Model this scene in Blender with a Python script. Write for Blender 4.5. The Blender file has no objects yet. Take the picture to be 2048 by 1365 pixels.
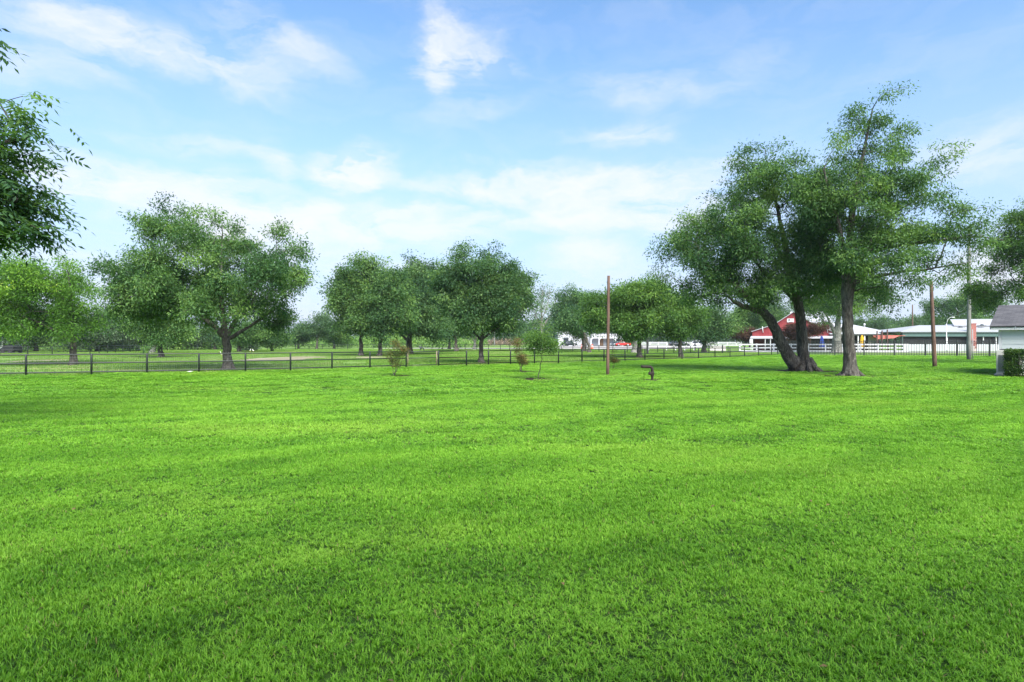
import bpy, bmesh, math, random
import numpy as np
from mathutils import Vector, Matrix
random.seed(7)
RNG = np.random.default_rng(11)
sc = bpy.context.scene
COL = sc.collection
F, CX, CY, CAMZ = 1200.0, 1024.0, 683.0, 1.7      # a 21 mm lens on full frame, eye level 1.7 m
R = math.radians

def P(px, py, d):                                  # a point at distance d seen at (px,py)
    return np.array([(px - CX) / F * d, d, CAMZ - (py - CY) / F * d])
def G(px, py):                                     # a point of the ground
    d = F * CAMZ / (py - CY)
    return np.array([(px - CX) / F * d, d, 0.0])

# ------------------------------------------------------------------ materials
def new_mat(name):
    m = bpy.data.materials.new(name); m.use_nodes = True
    nt = m.node_tree
    b = nt.nodes['Principled BSDF']
    return m, nt, b
def N(nt, kind, **kw):
    n = nt.nodes.new(kind)
    for k, v in kw.items():
        if k in n.inputs: n.inputs[k].default_value = v
        else: setattr(n, k, v)
    return n
def ramp(nt, fac, stops):
    r = nt.nodes.new('ShaderNodeValToRGB')
    els = r.color_ramp.elements
    while len(els) < len(stops): els.new(0.5)
    for e, (p, c) in zip(els, stops):
        e.position = p; e.color = (*c, 1)
    nt.links.new(fac, r.inputs[0])
    return r.outputs[0]
def noise(nt, vec, scale, detail=4, rough=0.55, dist=0.0):
    n = N(nt, 'ShaderNodeTexNoise')
    n.inputs['Scale'].default_value = scale; n.inputs['Detail'].default_value = detail
    n.inputs['Roughness'].default_value = rough; n.inputs['Distortion'].default_value = dist
    if vec is not None: nt.links.new(vec, n.inputs['Vector'])
    return n.outputs[0]
def mapping(nt, vec, scale=(1, 1, 1), rot=(0, 0, 0), loc=(0, 0, 0)):
    m = N(nt, 'ShaderNodeMapping')
    m.inputs['Scale'].default_value = scale; m.inputs['Rotation'].default_value = rot; m.inputs['Location'].default_value = loc
    nt.links.new(vec, m.inputs['Vector'])
    return m.outputs[0]
def mixc(nt, fac, a, b, mode='MIX'):
    m = N(nt, 'ShaderNodeMix', data_type='RGBA', blend_type=mode)
    for s, v in ((m.inputs[0], fac), (m.inputs[6], a), (m.inputs[7], b)):
        if isinstance(v, (int, float)): s.default_value = v
        elif isinstance(v, tuple): s.default_value = (*v, 1)
        else: nt.links.new(v, s)
    return m.outputs[2]
def math_(nt, op, a, b=None, clamp=False):
    m = N(nt, 'ShaderNodeMath', operation=op); m.use_clamp = clamp
    for s, v in ((m.inputs[0], a), (m.inputs[1], b)):
        if v is None: continue
        if isinstance(v, (int, float)): s.default_value = v
        else: nt.links.new(v, s)
    return m.outputs[0]
def bump(nt, b, height, strength=0.4, dist=0.02):
    n = N(nt, 'ShaderNodeBump'); n.inputs['Strength'].default_value = strength; n.inputs['Distance'].default_value = dist
    nt.links.new(height, n.inputs['Height']); nt.links.new(n.outputs[0], b.inputs['Normal'])
def pos(nt): return N(nt, 'ShaderNodeNewGeometry').outputs['Position']

def paint(name, col, rough=0.5, metal=0.0, var=0.18, scale=3.0, bmp=0.0):
    m, nt, b = new_mat(name)
    p = pos(nt)
    n = noise(nt, p, scale, 5, 0.6)
    lo = tuple(c * (1 - var) for c in col); hi = tuple(min(1, c * (1 + var)) for c in col)
    nt.links.new(ramp(nt, n, [(0.3, lo), (0.7, hi)]), b.inputs['Base Color'])
    b.inputs['Roughness'].default_value = rough; b.inputs['Metallic'].default_value = metal
    if bmp: bump(nt, b, noise(nt, p, scale * 8, 3), bmp, 0.01)
    return m

def leaf_mat(name, dark, mid, light, trans=0.35, yellow=None):
    m, nt, b = new_mat(name)
    a = N(nt, 'ShaderNodeAttribute', attribute_name='rnd').outputs['Fac']
    c = N(nt, 'ShaderNodeAttribute', attribute_name='cl').outputs['Fac']
    s = math_(nt, 'ADD', math_(nt, 'MULTIPLY', a, 0.34), math_(nt, 'MULTIPLY', c, 0.66))
    stops = [(0.15, dark), (0.5, mid), (0.82, light)]
    if yellow: stops.append((0.97, yellow))
    col = ramp(nt, s, stops)
    nt.links.new(col, b.inputs['Base Color'])
    b.inputs['Roughness'].default_value = 0.55; b.inputs['Specular IOR Level'].default_value = 0.22
    t = N(nt, 'ShaderNodeBsdfTranslucent')
    tc = mixc(nt, 1.0, col, (1.25, 1.3, 0.45), 'MULTIPLY')
    nt.links.new(tc, t.inputs['Color'])
    mx = N(nt, 'ShaderNodeMixShader'); mx.inputs[0].default_value = trans
    nt.links.new(b.outputs[0], mx.inputs[1]); nt.links.new(t.outputs[0], mx.inputs[2])
    nt.links.new(mx.outputs[0], nt.nodes['Material Output'].inputs[0])
    return m

def bark_mat(name, dark, mid, light):
    m, nt, b = new_mat(name)
    p = pos(nt)
    v = mapping(nt, p, (4.2, 4.2, 1.15))
    n1 = noise(nt, v, 1.5, 8, 0.72, 1.4)
    n2 = noise(nt, p, 1.1, 4, 0.6)
    c = ramp(nt, n1, [(0.38, dark), (0.52, mid), (0.64, light)])
    lich = ramp(nt, n2, [(0.52, (0, 0, 0)), (0.68, (1, 1, 1))])
    c2 = mixc(nt, math_(nt, 'MULTIPLY', lich, 0.22), c, tuple(min(1, x * 1.25 + 0.03) for x in light))
    nt.links.new(c2, b.inputs['Base Color'])
    b.inputs['Roughness'].default_value = 0.9
    bump(nt, b, n1, 1.0, 0.13)
    return m

M = {}
M['bark'] = bark_mat('pecan_bark', (0.022, 0.018, 0.014), (0.08, 0.071, 0.059), (0.175, 0.16, 0.137))
M['bark_grey'] = bark_mat('grey_bark', (0.09, 0.085, 0.078), (0.23, 0.22, 0.2), (0.4, 0.39, 0.36))
M['bark_dark'] = bark_mat('dark_bark', (0.02, 0.016, 0.013), (0.072, 0.061, 0.05), (0.19, 0.172, 0.145))
M['leaf_pecan'] = leaf_mat('pecan_leaves', (0.023, 0.07, 0.029), (0.078, 0.17, 0.054), (0.175, 0.30, 0.08), 0.40, (0.26, 0.39, 0.09))
M['leaf_deep'] = leaf_mat('deep_green_leaves', (0.023, 0.068, 0.034), (0.068, 0.15, 0.058), (0.155, 0.265, 0.08), 0.40, (0.23, 0.34, 0.09))
M['leaf_near'] = leaf_mat('large_pecan_leaves', (0.025, 0.075, 0.04), (0.07, 0.155, 0.06), (0.145, 0.27, 0.068), 0.48, (0.19, 0.32, 0.065))
M['leaf_yellow'] = leaf_mat('yellow_green_leaves', (0.04, 0.10, 0.024), (0.105, 0.235, 0.036), (0.20, 0.37, 0.045), 0.45, (0.38, 0.48, 0.06))
M['leaf_fresh'] = leaf_mat('fresh_green_leaves', (0.034, 0.09, 0.028), (0.09, 0.19, 0.045), (0.175, 0.30, 0.065), 0.45, (0.24, 0.38, 0.07))
M['leaf_oak'] = leaf_mat('live_oak_leaves', (0.024, 0.05, 0.028), (0.055, 0.098, 0.05), (0.12, 0.18, 0.095), 0.3)
M['leaf_red'] = leaf_mat('burgundy_leaves', (0.03, 0.016, 0.014), (0.075, 0.035, 0.028), (0.14, 0.085, 0.05), 0.3, (0.3, 0.13, 0.09))
M['leaf_rust'] = leaf_mat('reddening_shrub_leaves', (0.05, 0.075, 0.02), (0.1, 0.13, 0.03), (0.2, 0.14, 0.05), 0.35, (0.3, 0.1, 0.06))
M['leaf_far'] = leaf_mat('distant_leaves', (0.03, 0.075, 0.036), (0.065, 0.135, 0.056), (0.12, 0.21, 0.075), 0.35)
M['leaf_hedge'] = leaf_mat('hedge_leaves', (0.02, 0.06, 0.012), (0.05, 0.12, 0.022), (0.1, 0.19, 0.035), 0.3, (0.17, 0.2, 0.05))
M['leaf_scrub'] = leaf_mat('pale_scrub_leaves', (0.07, 0.15, 0.03), (0.14, 0.26, 0.06), (0.23, 0.36, 0.09), 0.35)
M['brush_dry'] = leaf_mat('dry_brush_twigs', (0.12, 0.08, 0.065), (0.22, 0.15, 0.12), (0.33, 0.26, 0.17), 0.2)
M['black_metal'] = paint('black_pipe_paint', (0.016, 0.022, 0.02), 0.45, 0, 0.25, 6)
M['rust'] = paint('rusty_iron', (0.018, 0.0125, 0.008), 0.85, 0, 0.5, 18, 0.4)
M['rust_gate'] = paint('bare_gate_steel', (0.22, 0.17, 0.12), 0.7, 0, 0.3, 10)
M['white'] = paint('white_paint', (0.62, 0.63, 0.64), 0.5, 0, 0.04, 2)
M['board_white'] = paint('white_board_paint', (0.62, 0.63, 0.64), 0.5, 0, 0.06, 3)
M['red'] = None
M['beige'] = paint('beige_wall', (0.5, 0.46, 0.4), 0.7, 0, 0.06, 1)
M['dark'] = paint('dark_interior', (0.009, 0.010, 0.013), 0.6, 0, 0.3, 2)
M['green_trim'] = paint('green_trim_paint', (0.055, 0.11, 0.1), 0.55, 0, 0.12, 2)
M['green_dark'] = paint('dark_green_fascia', (0.03, 0.055, 0.05), 0.55, 0, 0.12, 2)
M['brown_post'] = paint('brown_post_paint', (0.09, 0.045, 0.035), 0.7, 0, 0.2, 4)
M['door_red'] = paint('red_door_paint', (0.19, 0.03, 0.025), 0.55, 0, 0.15, 2)
M['door_brown'] = paint('brown_door_wood', (0.24, 0.13, 0.06), 0.6, 0, 0.2, 3)
M['glass'] = paint('dark_glass', (0.02, 0.026, 0.032), 0.08, 0, 0.1, 2)
M['tyre'] = paint('tyre_rubber', (0.018, 0.018, 0.019), 0.8, 0, 0.2, 5)
M['rim'] = paint('wheel_metal', (0.5, 0.5, 0.52), 0.3, 0.8, 0.1, 5)
M['car_red'] = paint('red_car_paint', (0.52, 0.022, 0.022), 0.25, 0, 0.05, 1)
M['car_white'] = paint('white_car_paint', (0.78, 0.79, 0.8), 0.25, 0, 0.03, 1)
M['car_black'] = paint('black_car_paint', (0.014, 0.02, 0.026), 0.2, 0, 0.1, 1)
M['car_grey'] = paint('grey_car_paint', (0.13, 0.14, 0.15), 0.25, 0.3, 0.05, 1)
M['chrome'] = paint('chrome_trim', (0.6, 0.61, 0.62), 0.2, 0.9, 0.05, 1)
M['lamp_red'] = paint('tail_lamp_red', (0.4, 0.02, 0.02), 0.2, 0, 0.05, 1)
M['lamp_clear'] = paint('head_lamp_clear', (0.75, 0.76, 0.75), 0.1, 0, 0.03, 1)
M['orange'] = paint('traffic_orange', (0.75, 0.11, 0.035), 0.5, 0, 0.08, 3)
M['blue'] = paint('blue_canvas', (0.012, 0.045, 0.3), 0.7, 0, 0.2, 3)
M['yellow'] = paint('yellow_canvas', (0.72, 0.42, 0.015), 0.7, 0, 0.12, 3)
M['red_canvas'] = paint('faded_red_canvas', (0.4, 0.11, 0.085), 0.75, 0, 0.15, 2)
M['ac'] = paint('ac_beige_metal', (0.5, 0.5, 0.46), 0.5, 0, 0.06, 3)
M['concrete'] = paint('concrete', (0.5, 0.48, 0.44), 0.9, 0, 0.1, 2, 0.2)
M['horse'] = paint('dark_horse_coat', (0.03, 0.032, 0.04), 0.55, 0, 0.3, 3)
M['feather'] = paint('white_feathers', (0.82, 0.82, 0.78), 0.8, 0, 0.04, 5)
M['beak'] = paint('yellow_beak', (0.6, 0.38, 0.05), 0.5, 0, 0.1, 5)
M['cable'] = paint('cable_grey', (0.3, 0.31, 0.32), 0.6, 0, 0.1, 2)

def wood_pole(name, lo, hi, low_dark=None):
    m, nt, b = new_mat(name)
    p = pos(nt)
    v = mapping(nt, p, (14, 14, 0.9))
    n = noise(nt, v, 1.3, 6, 0.65, 0.5)
    c = ramp(nt, n, [(0.3, lo), (0.7, hi)])
    nt.links.new(c, b.inputs['Base Color']); b.inputs['Roughness'].default_value = 0.85
    bump(nt, b, n, 0.4, 0.02)
    return m
M['pole_brown'] = wood_pole('brown_creosote_wood', (0.04, 0.024, 0.017), (0.18, 0.105, 0.075))
M['pole_grey'] = wood_pole('weathered_grey_wood', (0.10, 0.105, 0.095), (0.26, 0.265, 0.245))
M['pole_black'] = wood_pole('black_tarred_wood', (0.012, 0.014, 0.016), (0.045, 0.046, 0.05))

def ribbed(name, col, axis=0, freq=20.0, rust=0.15, rustc=(0.3, 0.25, 0.22)):
    m, nt, b = new_mat(name)
    p = pos(nt)
    sp = N(nt, 'ShaderNodeSeparateXYZ'); nt.links.new(p, sp.inputs[0])
    w = math_(nt, 'SINE', math_(nt, 'MULTIPLY', sp.outputs[axis], freq))
    n = noise(nt, mapping(nt, p, (0.6, 0.6, 0.6)), 1.4, 5, 0.65, 0.5)
    f = ramp(nt, n, [(0.45, (0, 0, 0)), (0.75, (1, 1, 1))])
    nt.links.new(mixc(nt, math_(nt, 'MULTIPLY', f, rust), col, rustc), b.inputs['Base Color'])
    b.inputs['Roughness'].default_value = 0.55
    bump(nt, b, w, 0.5, 0.02)
    return m
M['roof_white'] = ribbed('white_metal_roofing', (0.42, 0.43, 0.455), 0, 24, 0.25)
M['roof_grey'] = ribbed('pale_grey_metal_roofing', (0.34, 0.35, 0.365), 0, 24, 0.5, (0.36, 0.36, 0.36))
M['red_siding'] = ribbed('red_barn_siding', (0.25, 0.024, 0.03), 0, 26, 0.6, (0.36, 0.085, 0.08))
M['red_siding_turned'] = M['red_siding']
M['corrugated'] = ribbed('white_corrugated_sheet', (0.56, 0.59, 0.62), 0, 30, 0.15)
M['white_siding'] = ribbed('white_vertical_siding', (0.42, 0.435, 0.46), 0, 16, 0.1)

def siding():
    m, nt, b = new_mat('white_lap_siding')
    p = pos(nt)
    n = noise(nt, mapping(nt, p, (1, 1, 6)), 3, 4)
    nt.links.new(ramp(nt, n, [(0.3, (0.55, 0.60, 0.585)), (0.7, (0.60, 0.645, 0.63))]), b.inputs['Base Color'])
    b.inputs['Roughness'].default_value = 0.5
    return m
M['siding'] = siding()
def shingle():
    m, nt, b = new_mat('dark_roof_shingles')
    tc = N(nt, 'ShaderNodeTexCoord').outputs['Object']
    sp = N(nt, 'ShaderNodeSeparateXYZ'); nt.links.new(tc, sp.inputs[0])
    cb = N(nt, 'ShaderNodeCombineXYZ'); nt.links.new(sp.outputs[0], cb.inputs[0]); nt.links.new(math_(nt, 'MULTIPLY', sp.outputs[1], 1.12), cb.inputs[1])
    br = N(nt, 'ShaderNodeTexBrick'); nt.links.new(cb.outputs[0], br.inputs[0])
    br.inputs['Scale'].default_value = 1.0; br.inputs['Brick Width'].default_value = 0.33; br.inputs['Row Height'].default_value = 0.15
    br.inputs['Mortar Size'].default_value = 0.012; br.inputs['Bias'].default_value = -0.2
    br.inputs['Color1'].default_value = (0.05, 0.05, 0.058, 1); br.inputs['Color2'].default_value = (0.12, 0.12, 0.13, 1); br.inputs['Mortar'].default_value = (0.02, 0.02, 0.024, 1)
    n = noise(nt, tc, 2.0, 5)
    nt.links.new(mixc(nt, 0.5, br.outputs[0], ramp(nt, n, [(0.3, (0.045, 0.045, 0.052)), (0.7, (0.13, 0.125, 0.13))])), b.inputs['Base Color'])
    b.inputs['Roughness'].default_value = 0.9
    return m
M['shingle'] = shingle()
def brick():
    m, nt, b = new_mat('painted_red_brick')
    tc = N(nt, 'ShaderNodeTexCoord').outputs['Object']
    sp = N(nt, 'ShaderNodeSeparateXYZ'); nt.links.new(tc, sp.inputs[0])
    cb = N(nt, 'ShaderNodeCombineXYZ'); nt.links.new(math_(nt, 'ADD', sp.outputs[0], sp.outputs[1]), cb.inputs[0]); nt.links.new(sp.outputs[2], cb.inputs[1])
    br = N(nt, 'ShaderNodeTexBrick'); nt.links.new(cb.outputs[0], br.inputs[0])
    br.inputs['Scale'].default_value = 1.0; br.inputs['Brick Width'].default_value = 0.22; br.inputs['Row Height'].default_value = 0.075
    br.inputs['Mortar Size'].default_value = 0.005; br.inputs['Color1'].default_value = (0.30, 0.05, 0.04, 1); br.inputs['Color2'].default_value = (0.2, 0.045, 0.035, 1); br.inputs['Mortar'].default_value = (0.4, 0.36, 0.33, 1)
    n = noise(nt, tc, 2.4, 5, 0.65)
    z = math_(nt, 'MULTIPLY', math_(nt, 'SUBTRACT', 3.0, sp.outputs[2]), 0.12)
    f = ramp(nt, math_(nt, 'ADD', n, z), [(0.72, (0, 0, 0)), (0.80, (1, 1, 1))])
    nt.links.new(mixc(nt, math_(nt, 'MULTIPLY', f, 0.8), br.outputs[0], (0.6, 0.56, 0.54)), b.inputs['Base Color'])
    b.inputs['Roughness'].default_value = 0.9
    return m
M['brick'] = brick()

def grass_mat(name, cols, patch=0.0, straw=(0.3, 0.28, 0.1), sfac=0.3, trans=0.3):
    m, nt, b = new_mat(name)
    a = N(nt, 'ShaderNodeAttribute', attribute_name='rnd').outputs['Fac']
    p = pos(nt)
    big = noise(nt, mapping(nt, p, (0.10, 0.22, 0), (0, 0, 0.25)), 1.0, 4, 0.6, 0.4)
    small = noise(nt, mapping(nt, p, (1, 1, 0)), 1.3, 3, 0.6)
    s = math_(nt, 'ADD', math_(nt, 'MULTIPLY', a, 0.46), math_(nt, 'ADD', math_(nt, 'MULTIPLY', big, 0.5), math_(nt, 'MULTIPLY', small, 0.3)))
    if patch:
        wv = noise(nt, mapping(nt, p, (0.13, 0.13, 0)), 1.0, 2, 0.5)
        sx = N(nt, 'ShaderNodeSeparateXYZ'); nt.links.new(p, sx.inputs[0])
        ph = math_(nt, 'ADD', math_(nt, 'ADD', math_(nt, 'MULTIPLY', sx.outputs[0], -1.7), math_(nt, 'MULTIPLY', sx.outputs[1], 3.1)), math_(nt, 'MULTIPLY', wv, 22.0))
        s = math_(nt, 'ADD', s, math_(nt, 'MULTIPLY', math_(nt, 'SINE', ph), patch))  # light and dark mowing bands painted into blade colour in place of lean
    col = ramp(nt, s, [(0.36, cols[0]), (0.6, cols[1]), (0.86, cols[2])])
    yn = noise(nt, mapping(nt, p, (0.16, 0.3, 0), (0, 0, -0.2), (7, 3, 0)), 1.0, 4, 0.65, 0.6)
    yf = ramp(nt, yn, [(0.52, (0, 0, 0)), (0.72, (1, 1, 1))])
    col = mixc(nt, math_(nt, 'MULTIPLY', yf, sfac), col, straw)
    rs = N(nt, 'ShaderNodeAttribute', attribute_name='straw').outputs['Fac']
    col = mixc(nt, rs, col, (0.32, 0.25, 0.12))
    nt.links.new(col, b.inputs['Base Color'])
    b.inputs['Roughness'].default_value = 0.5; b.inputs['Specular IOR Level'].default_value = 0.25
    t = N(nt, 'ShaderNodeBsdfTranslucent')
    nt.links.new(mixc(nt, 1.0, col, (1.2, 1.25, 0.5), 'MULTIPLY'), t.inputs['Color'])
    mx = N(nt, 'ShaderNodeMixShader'); mx.inputs[0].default_value = trans
    nt.links.new(b.outputs[0], mx.inputs[1]); nt.links.new(t.outputs[0], mx.inputs[2])
    nt.links.new(mx.outputs[0], nt.nodes['Material Output'].inputs[0])
    return m
M['grass'] = grass_mat('lawn_blades', patch=0.055, cols=((0.046, 0.155, 0.012), (0.155, 0.365, 0.026), (0.28, 0.53, 0.052)), straw=(0.34, 0.51, 0.07), sfac=0.4)
M['grass_pasture'] = grass_mat('pasture_blades', ((0.07, 0.17, 0.025), (0.14, 0.28, 0.04), (0.24, 0.38, 0.07)), straw=(0.42, 0.4, 0.2), sfac=0.7)
def ground_mat(name, c0, c1, c2, sc_=0.15, dirt=None):
    m, nt, b = new_mat(name)
    p = pos(nt)
    n1 = noise(nt, mapping(nt, p, (sc_, sc_ * 2.2, 0)), 1.0, 6, 0.62, 0.4)
    n2 = noise(nt, p, 14, 4, 0.7)
    s = math_(nt, 'ADD', math_(nt, 'MULTIPLY', n1, 0.7), math_(nt, 'MULTIPLY', n2, 0.3))
    col = ramp(nt, s, [(0.34, c0), (0.5, c1), (0.66, c2)])
    nt.links.new(col, b.inputs['Base Color'])
    b.inputs['Roughness'].default_value = 0.95; b.inputs['Specular IOR Level'].default_value = 0.1
    bump(nt, b, n2, 0.6, 0.03)
    return m
M['lawn_soil'] = ground_mat('lawn_thatch', (0.014, 0.034, 0.007), (0.028, 0.066, 0.011), (0.05, 0.10, 0.016), 0.3)
M['pasture'] = ground_mat('pasture_turf', (0.07, 0.15, 0.03), (0.14, 0.25, 0.05), (0.26, 0.33, 0.1), 0.08)
M['soil'] = ground_mat('dark_mulch', (0.018, 0.014, 0.009), (0.045, 0.034, 0.02), (0.08, 0.06, 0.035), 1.0)  # mulch colour, also painted in for shadow marks at stem and pole bases
M['dirt'] = ground_mat('bare_dirt', (0.14, 0.16, 0.07), (0.26, 0.23, 0.15), (0.36, 0.31, 0.23), 0.3)
M['gravel'] = ground_mat('pale_gravel', (0.25, 0.235, 0.22), (0.33, 0.31, 0.29), (0.4, 0.38, 0.355), 0.2)

# ------------------------------------------------------------------ mesh helpers
class MB:
    def __init__(s): s.v = []; s.f = []
    def add(s, vs, fs):
        o = len(s.v); s.v += [tuple(map(float, q)) for q in vs]; s.f += [tuple(o + i for i in q) for q in fs]; return s
    def box(s, a, b):
        x0, y0, z0 = a; x1, y1, z1 = b
        return s.add([(x0,y0,z0),(x1,y0,z0),(x1,y1,z0),(x0,y1,z0),(x0,y0,z1),(x1,y0,z1),(x1,y1,z1),(x0,y1,z1)],
                     [(0,3,2,1),(4,5,6,7),(0,1,5,4),(1,2,6,5),(2,3,7,6),(3,0,4,7)])
    def prism(s, poly, axis, a, b):
        n = len(poly)
        def mk(u, v, t):
            return (t, u, v) if axis == 'x' else ((u, t, v) if axis == 'y' else (u, v, t))
        vs = [mk(u, v, a) for u, v in poly] + [mk(u, v, b) for u, v in poly]
        fs = [tuple(range(n))[::-1], tuple(range(n, 2 * n))] + [(i, (i + 1) % n, n + (i + 1) % n, n + i) for i in range(n)]
        return s.add(vs, fs)
    def slab(s, quad, t):                           # a quad (or polygon) with thickness t downward along its normal
        q = [np.array(p, float) for p in quad]
        nrm = np.cross(q[1] - q[0], q[2] - q[0]); nrm /= np.linalg.norm(nrm)
        if nrm[2] < 0: q = q[::-1]; nrm = -nrm
        n = len(q); lo = [p - nrm * t for p in q]
        return s.add(lo + q, [tuple(range(n))[::-1], tuple(range(n, 2 * n))] + [(i, (i + 1) % n, n + (i + 1) % n, n + i) for i in range(n)])
    def tube(s, pts, rad, n=8, cap=True, wob=0.0, flare=0.0):
        pts = [np.array(p, float) for p in pts]; k = len(pts)
        if not hasattr(rad, '__len__'): rad = [rad] * k
        vs = []
        ph = random.random() * 6.28
        for i in range(k):
            t = pts[min(i + 1, k - 1)] - pts[max(i - 1, 0)]
            t = t / (np.linalg.norm(t) + 1e-9)
            ref = np.array([1.0, 0, 0]) if abs(t[0]) < 0.8 else np.array([0, 1.0, 0])
            u = ref - t * np.dot(ref, t); u /= np.linalg.norm(u); w = np.cross(t, u)
            for j in range(n):
                a = 2 * math.pi * j / n
                r = rad[i]
                if wob: r *= 1 + wob * (math.sin(3 * a + ph + i * 0.35) * 0.6 + math.sin(5 * a - ph * 2 + i * 0.6) * 0.4 + math.sin(9 * a + ph * 3 + 1.7 * math.sin(i * 0.5)) * 0.45) + random.uniform(-.03, .03)
                vs.append(pts[i] + (u * math.cos(a) + w * math.sin(a)) * r)
        fs = [(i * n + j, i * n + (j + 1) % n, (i + 1) * n + (j + 1) % n, (i + 1) * n + j) for i in range(k - 1) for j in range(n)]
        if cap: fs += [tuple(range(n))[::-1], tuple((k - 1) * n + j for j in range(n))]
        return s.add(vs, fs)
    def lathe(s, prof, c=(0, 0, 0), n=16):
        vs = [(c[0] + r * math.cos(2*math.pi*j/n), c[1] + r * math.sin(2*math.pi*j/n), c[2] + z) for r, z in prof for j in range(n)]
        k = len(prof)
        fs = [(i*n+j, i*n+(j+1)%n, (i+1)*n+(j+1)%n, (i+1)*n+j) for i in range(k-1) for j in range(n)]
        fs += [tuple(range(n))[::-1], tuple((k-1)*n+j for j in range(n))]
        return s.add(vs, fs)
    def obj(s, name, mat, parent=None, smooth=False, bevel=0.0):
        me = bpy.data.meshes.new(name)
        off = origin(parent)
        me.from_pydata([(x - off[0], y - off[1], z - off[2]) for x, y, z in s.v], [], s.f)
        me.materials.append(mat)
        bm = bmesh.new(); bm.from_mesh(me)
        bmesh.ops.recalc_face_normals(bm, faces=bm.faces)
        if bevel: bmesh.ops.bevel(bm, geom=[e for e in bm.edges if e.calc_face_angle(0) > 0.35], offset=bevel, segments=2, affect='EDGES', profile=0.6)
        bm.to_mesh(me); bm.free()
        if smooth:
            me.polygons.foreach_set('use_smooth', [True] * len(me.polygons))
        o = bpy.data.objects.new(name, me); COL.objects.link(o)
        if parent: o.parent = parent
        return o
def origin(o):
    t = Vector((0, 0, 0))
    while o is not None: t += o.location; o = o.parent
    return t
def tag(o, label=None, cat=None, group=None, kind=None):
    if label: o['label'] = label
    if cat: o['category'] = cat
    if group: o['group'] = group
    if kind: o['kind'] = kind
    return o
def thing(name, label, cat, loc=(0, 0, 0), group=None):
    o = bpy.data.objects.new(name, None); o.empty_display_size = 0.2
    o.location = [float(c) for c in loc]; COL.objects.link(o)
    return tag(o, label, cat, group)
def copy_tree(o, parent=None):
    c = o.copy(); COL.objects.link(c)
    if parent: c.parent = parent; c.matrix_parent_inverse = o.matrix_parent_inverse
    for ch in list(o.children): copy_tree(ch, c)
    return c

def np_mesh(name, verts, nside, mat, attrs=None, smooth=False):
    """verts (F*nside,3): F separate polygons of nside vertices"""
    me = bpy.data.meshes.new(name)
    nv = len(verts); nf = nv // nside
    me.vertices.add(nv); me.vertices.foreach_set('co', np.ascontiguousarray(verts, np.float32).ravel())
    me.loops.add(nv); me.loops.foreach_set('vertex_index', np.arange(nv, dtype=np.int32))
    me.polygons.add(nf); me.polygons.foreach_set('loop_start', np.arange(0, nv, nside, dtype=np.int32))
    me.update(calc_edges=True)
    for k, a in (attrs or {}).items():
        at = me.attributes.new(k, 'FLOAT', 'FACE'); at.data.foreach_set('value', np.ascontiguousarray(a, np.float32))
    me.materials.append(mat)
    return me

def unit(a): return a / (np.linalg.norm(a, axis=-1, keepdims=True) + 1e-9)

def leaf_quads(ctr, clump_r, nper, L, Wd, droop, rng, flat=0.7, cl=None):
    n = len(ctr)
    if cl is None: cl = rng.random(n) ** 1.2
    c = np.repeat(ctr, nper, 0); clr = np.repeat(cl, nper)
    m = len(c)
    off = rng.normal(size=(m, 3)) * np.array([1, 1, flat]) * 0.55
    p = c + off * clump_r
    ax = unit(unit(off) * 0.7 + rng.normal(size=(m, 3)) * 0.6 + np.array([0, 0, -droop]))
    up = np.array([0, 0, 1.0]) + rng.normal(size=(m, 3)) * 0.75
    sd = unit(np.cross(ax, up)); nm = np.cross(sd, ax)
    s = rng.uniform(0.7, 1.3, (m, 1))
    l = L * s; w = Wd * s
    q = np.empty((m, 4, 3))
    q[:, 0] = p; q[:, 1] = p + ax * l * 0.5 + sd * w * 0.5 + nm * w * 0.1
    q[:, 2] = p + ax * l; q[:, 3] = p + ax * l * 0.5 - sd * w * 0.5 + nm * w * 0.1
    return q.reshape(-1, 3), rng.random(m), clr

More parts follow.
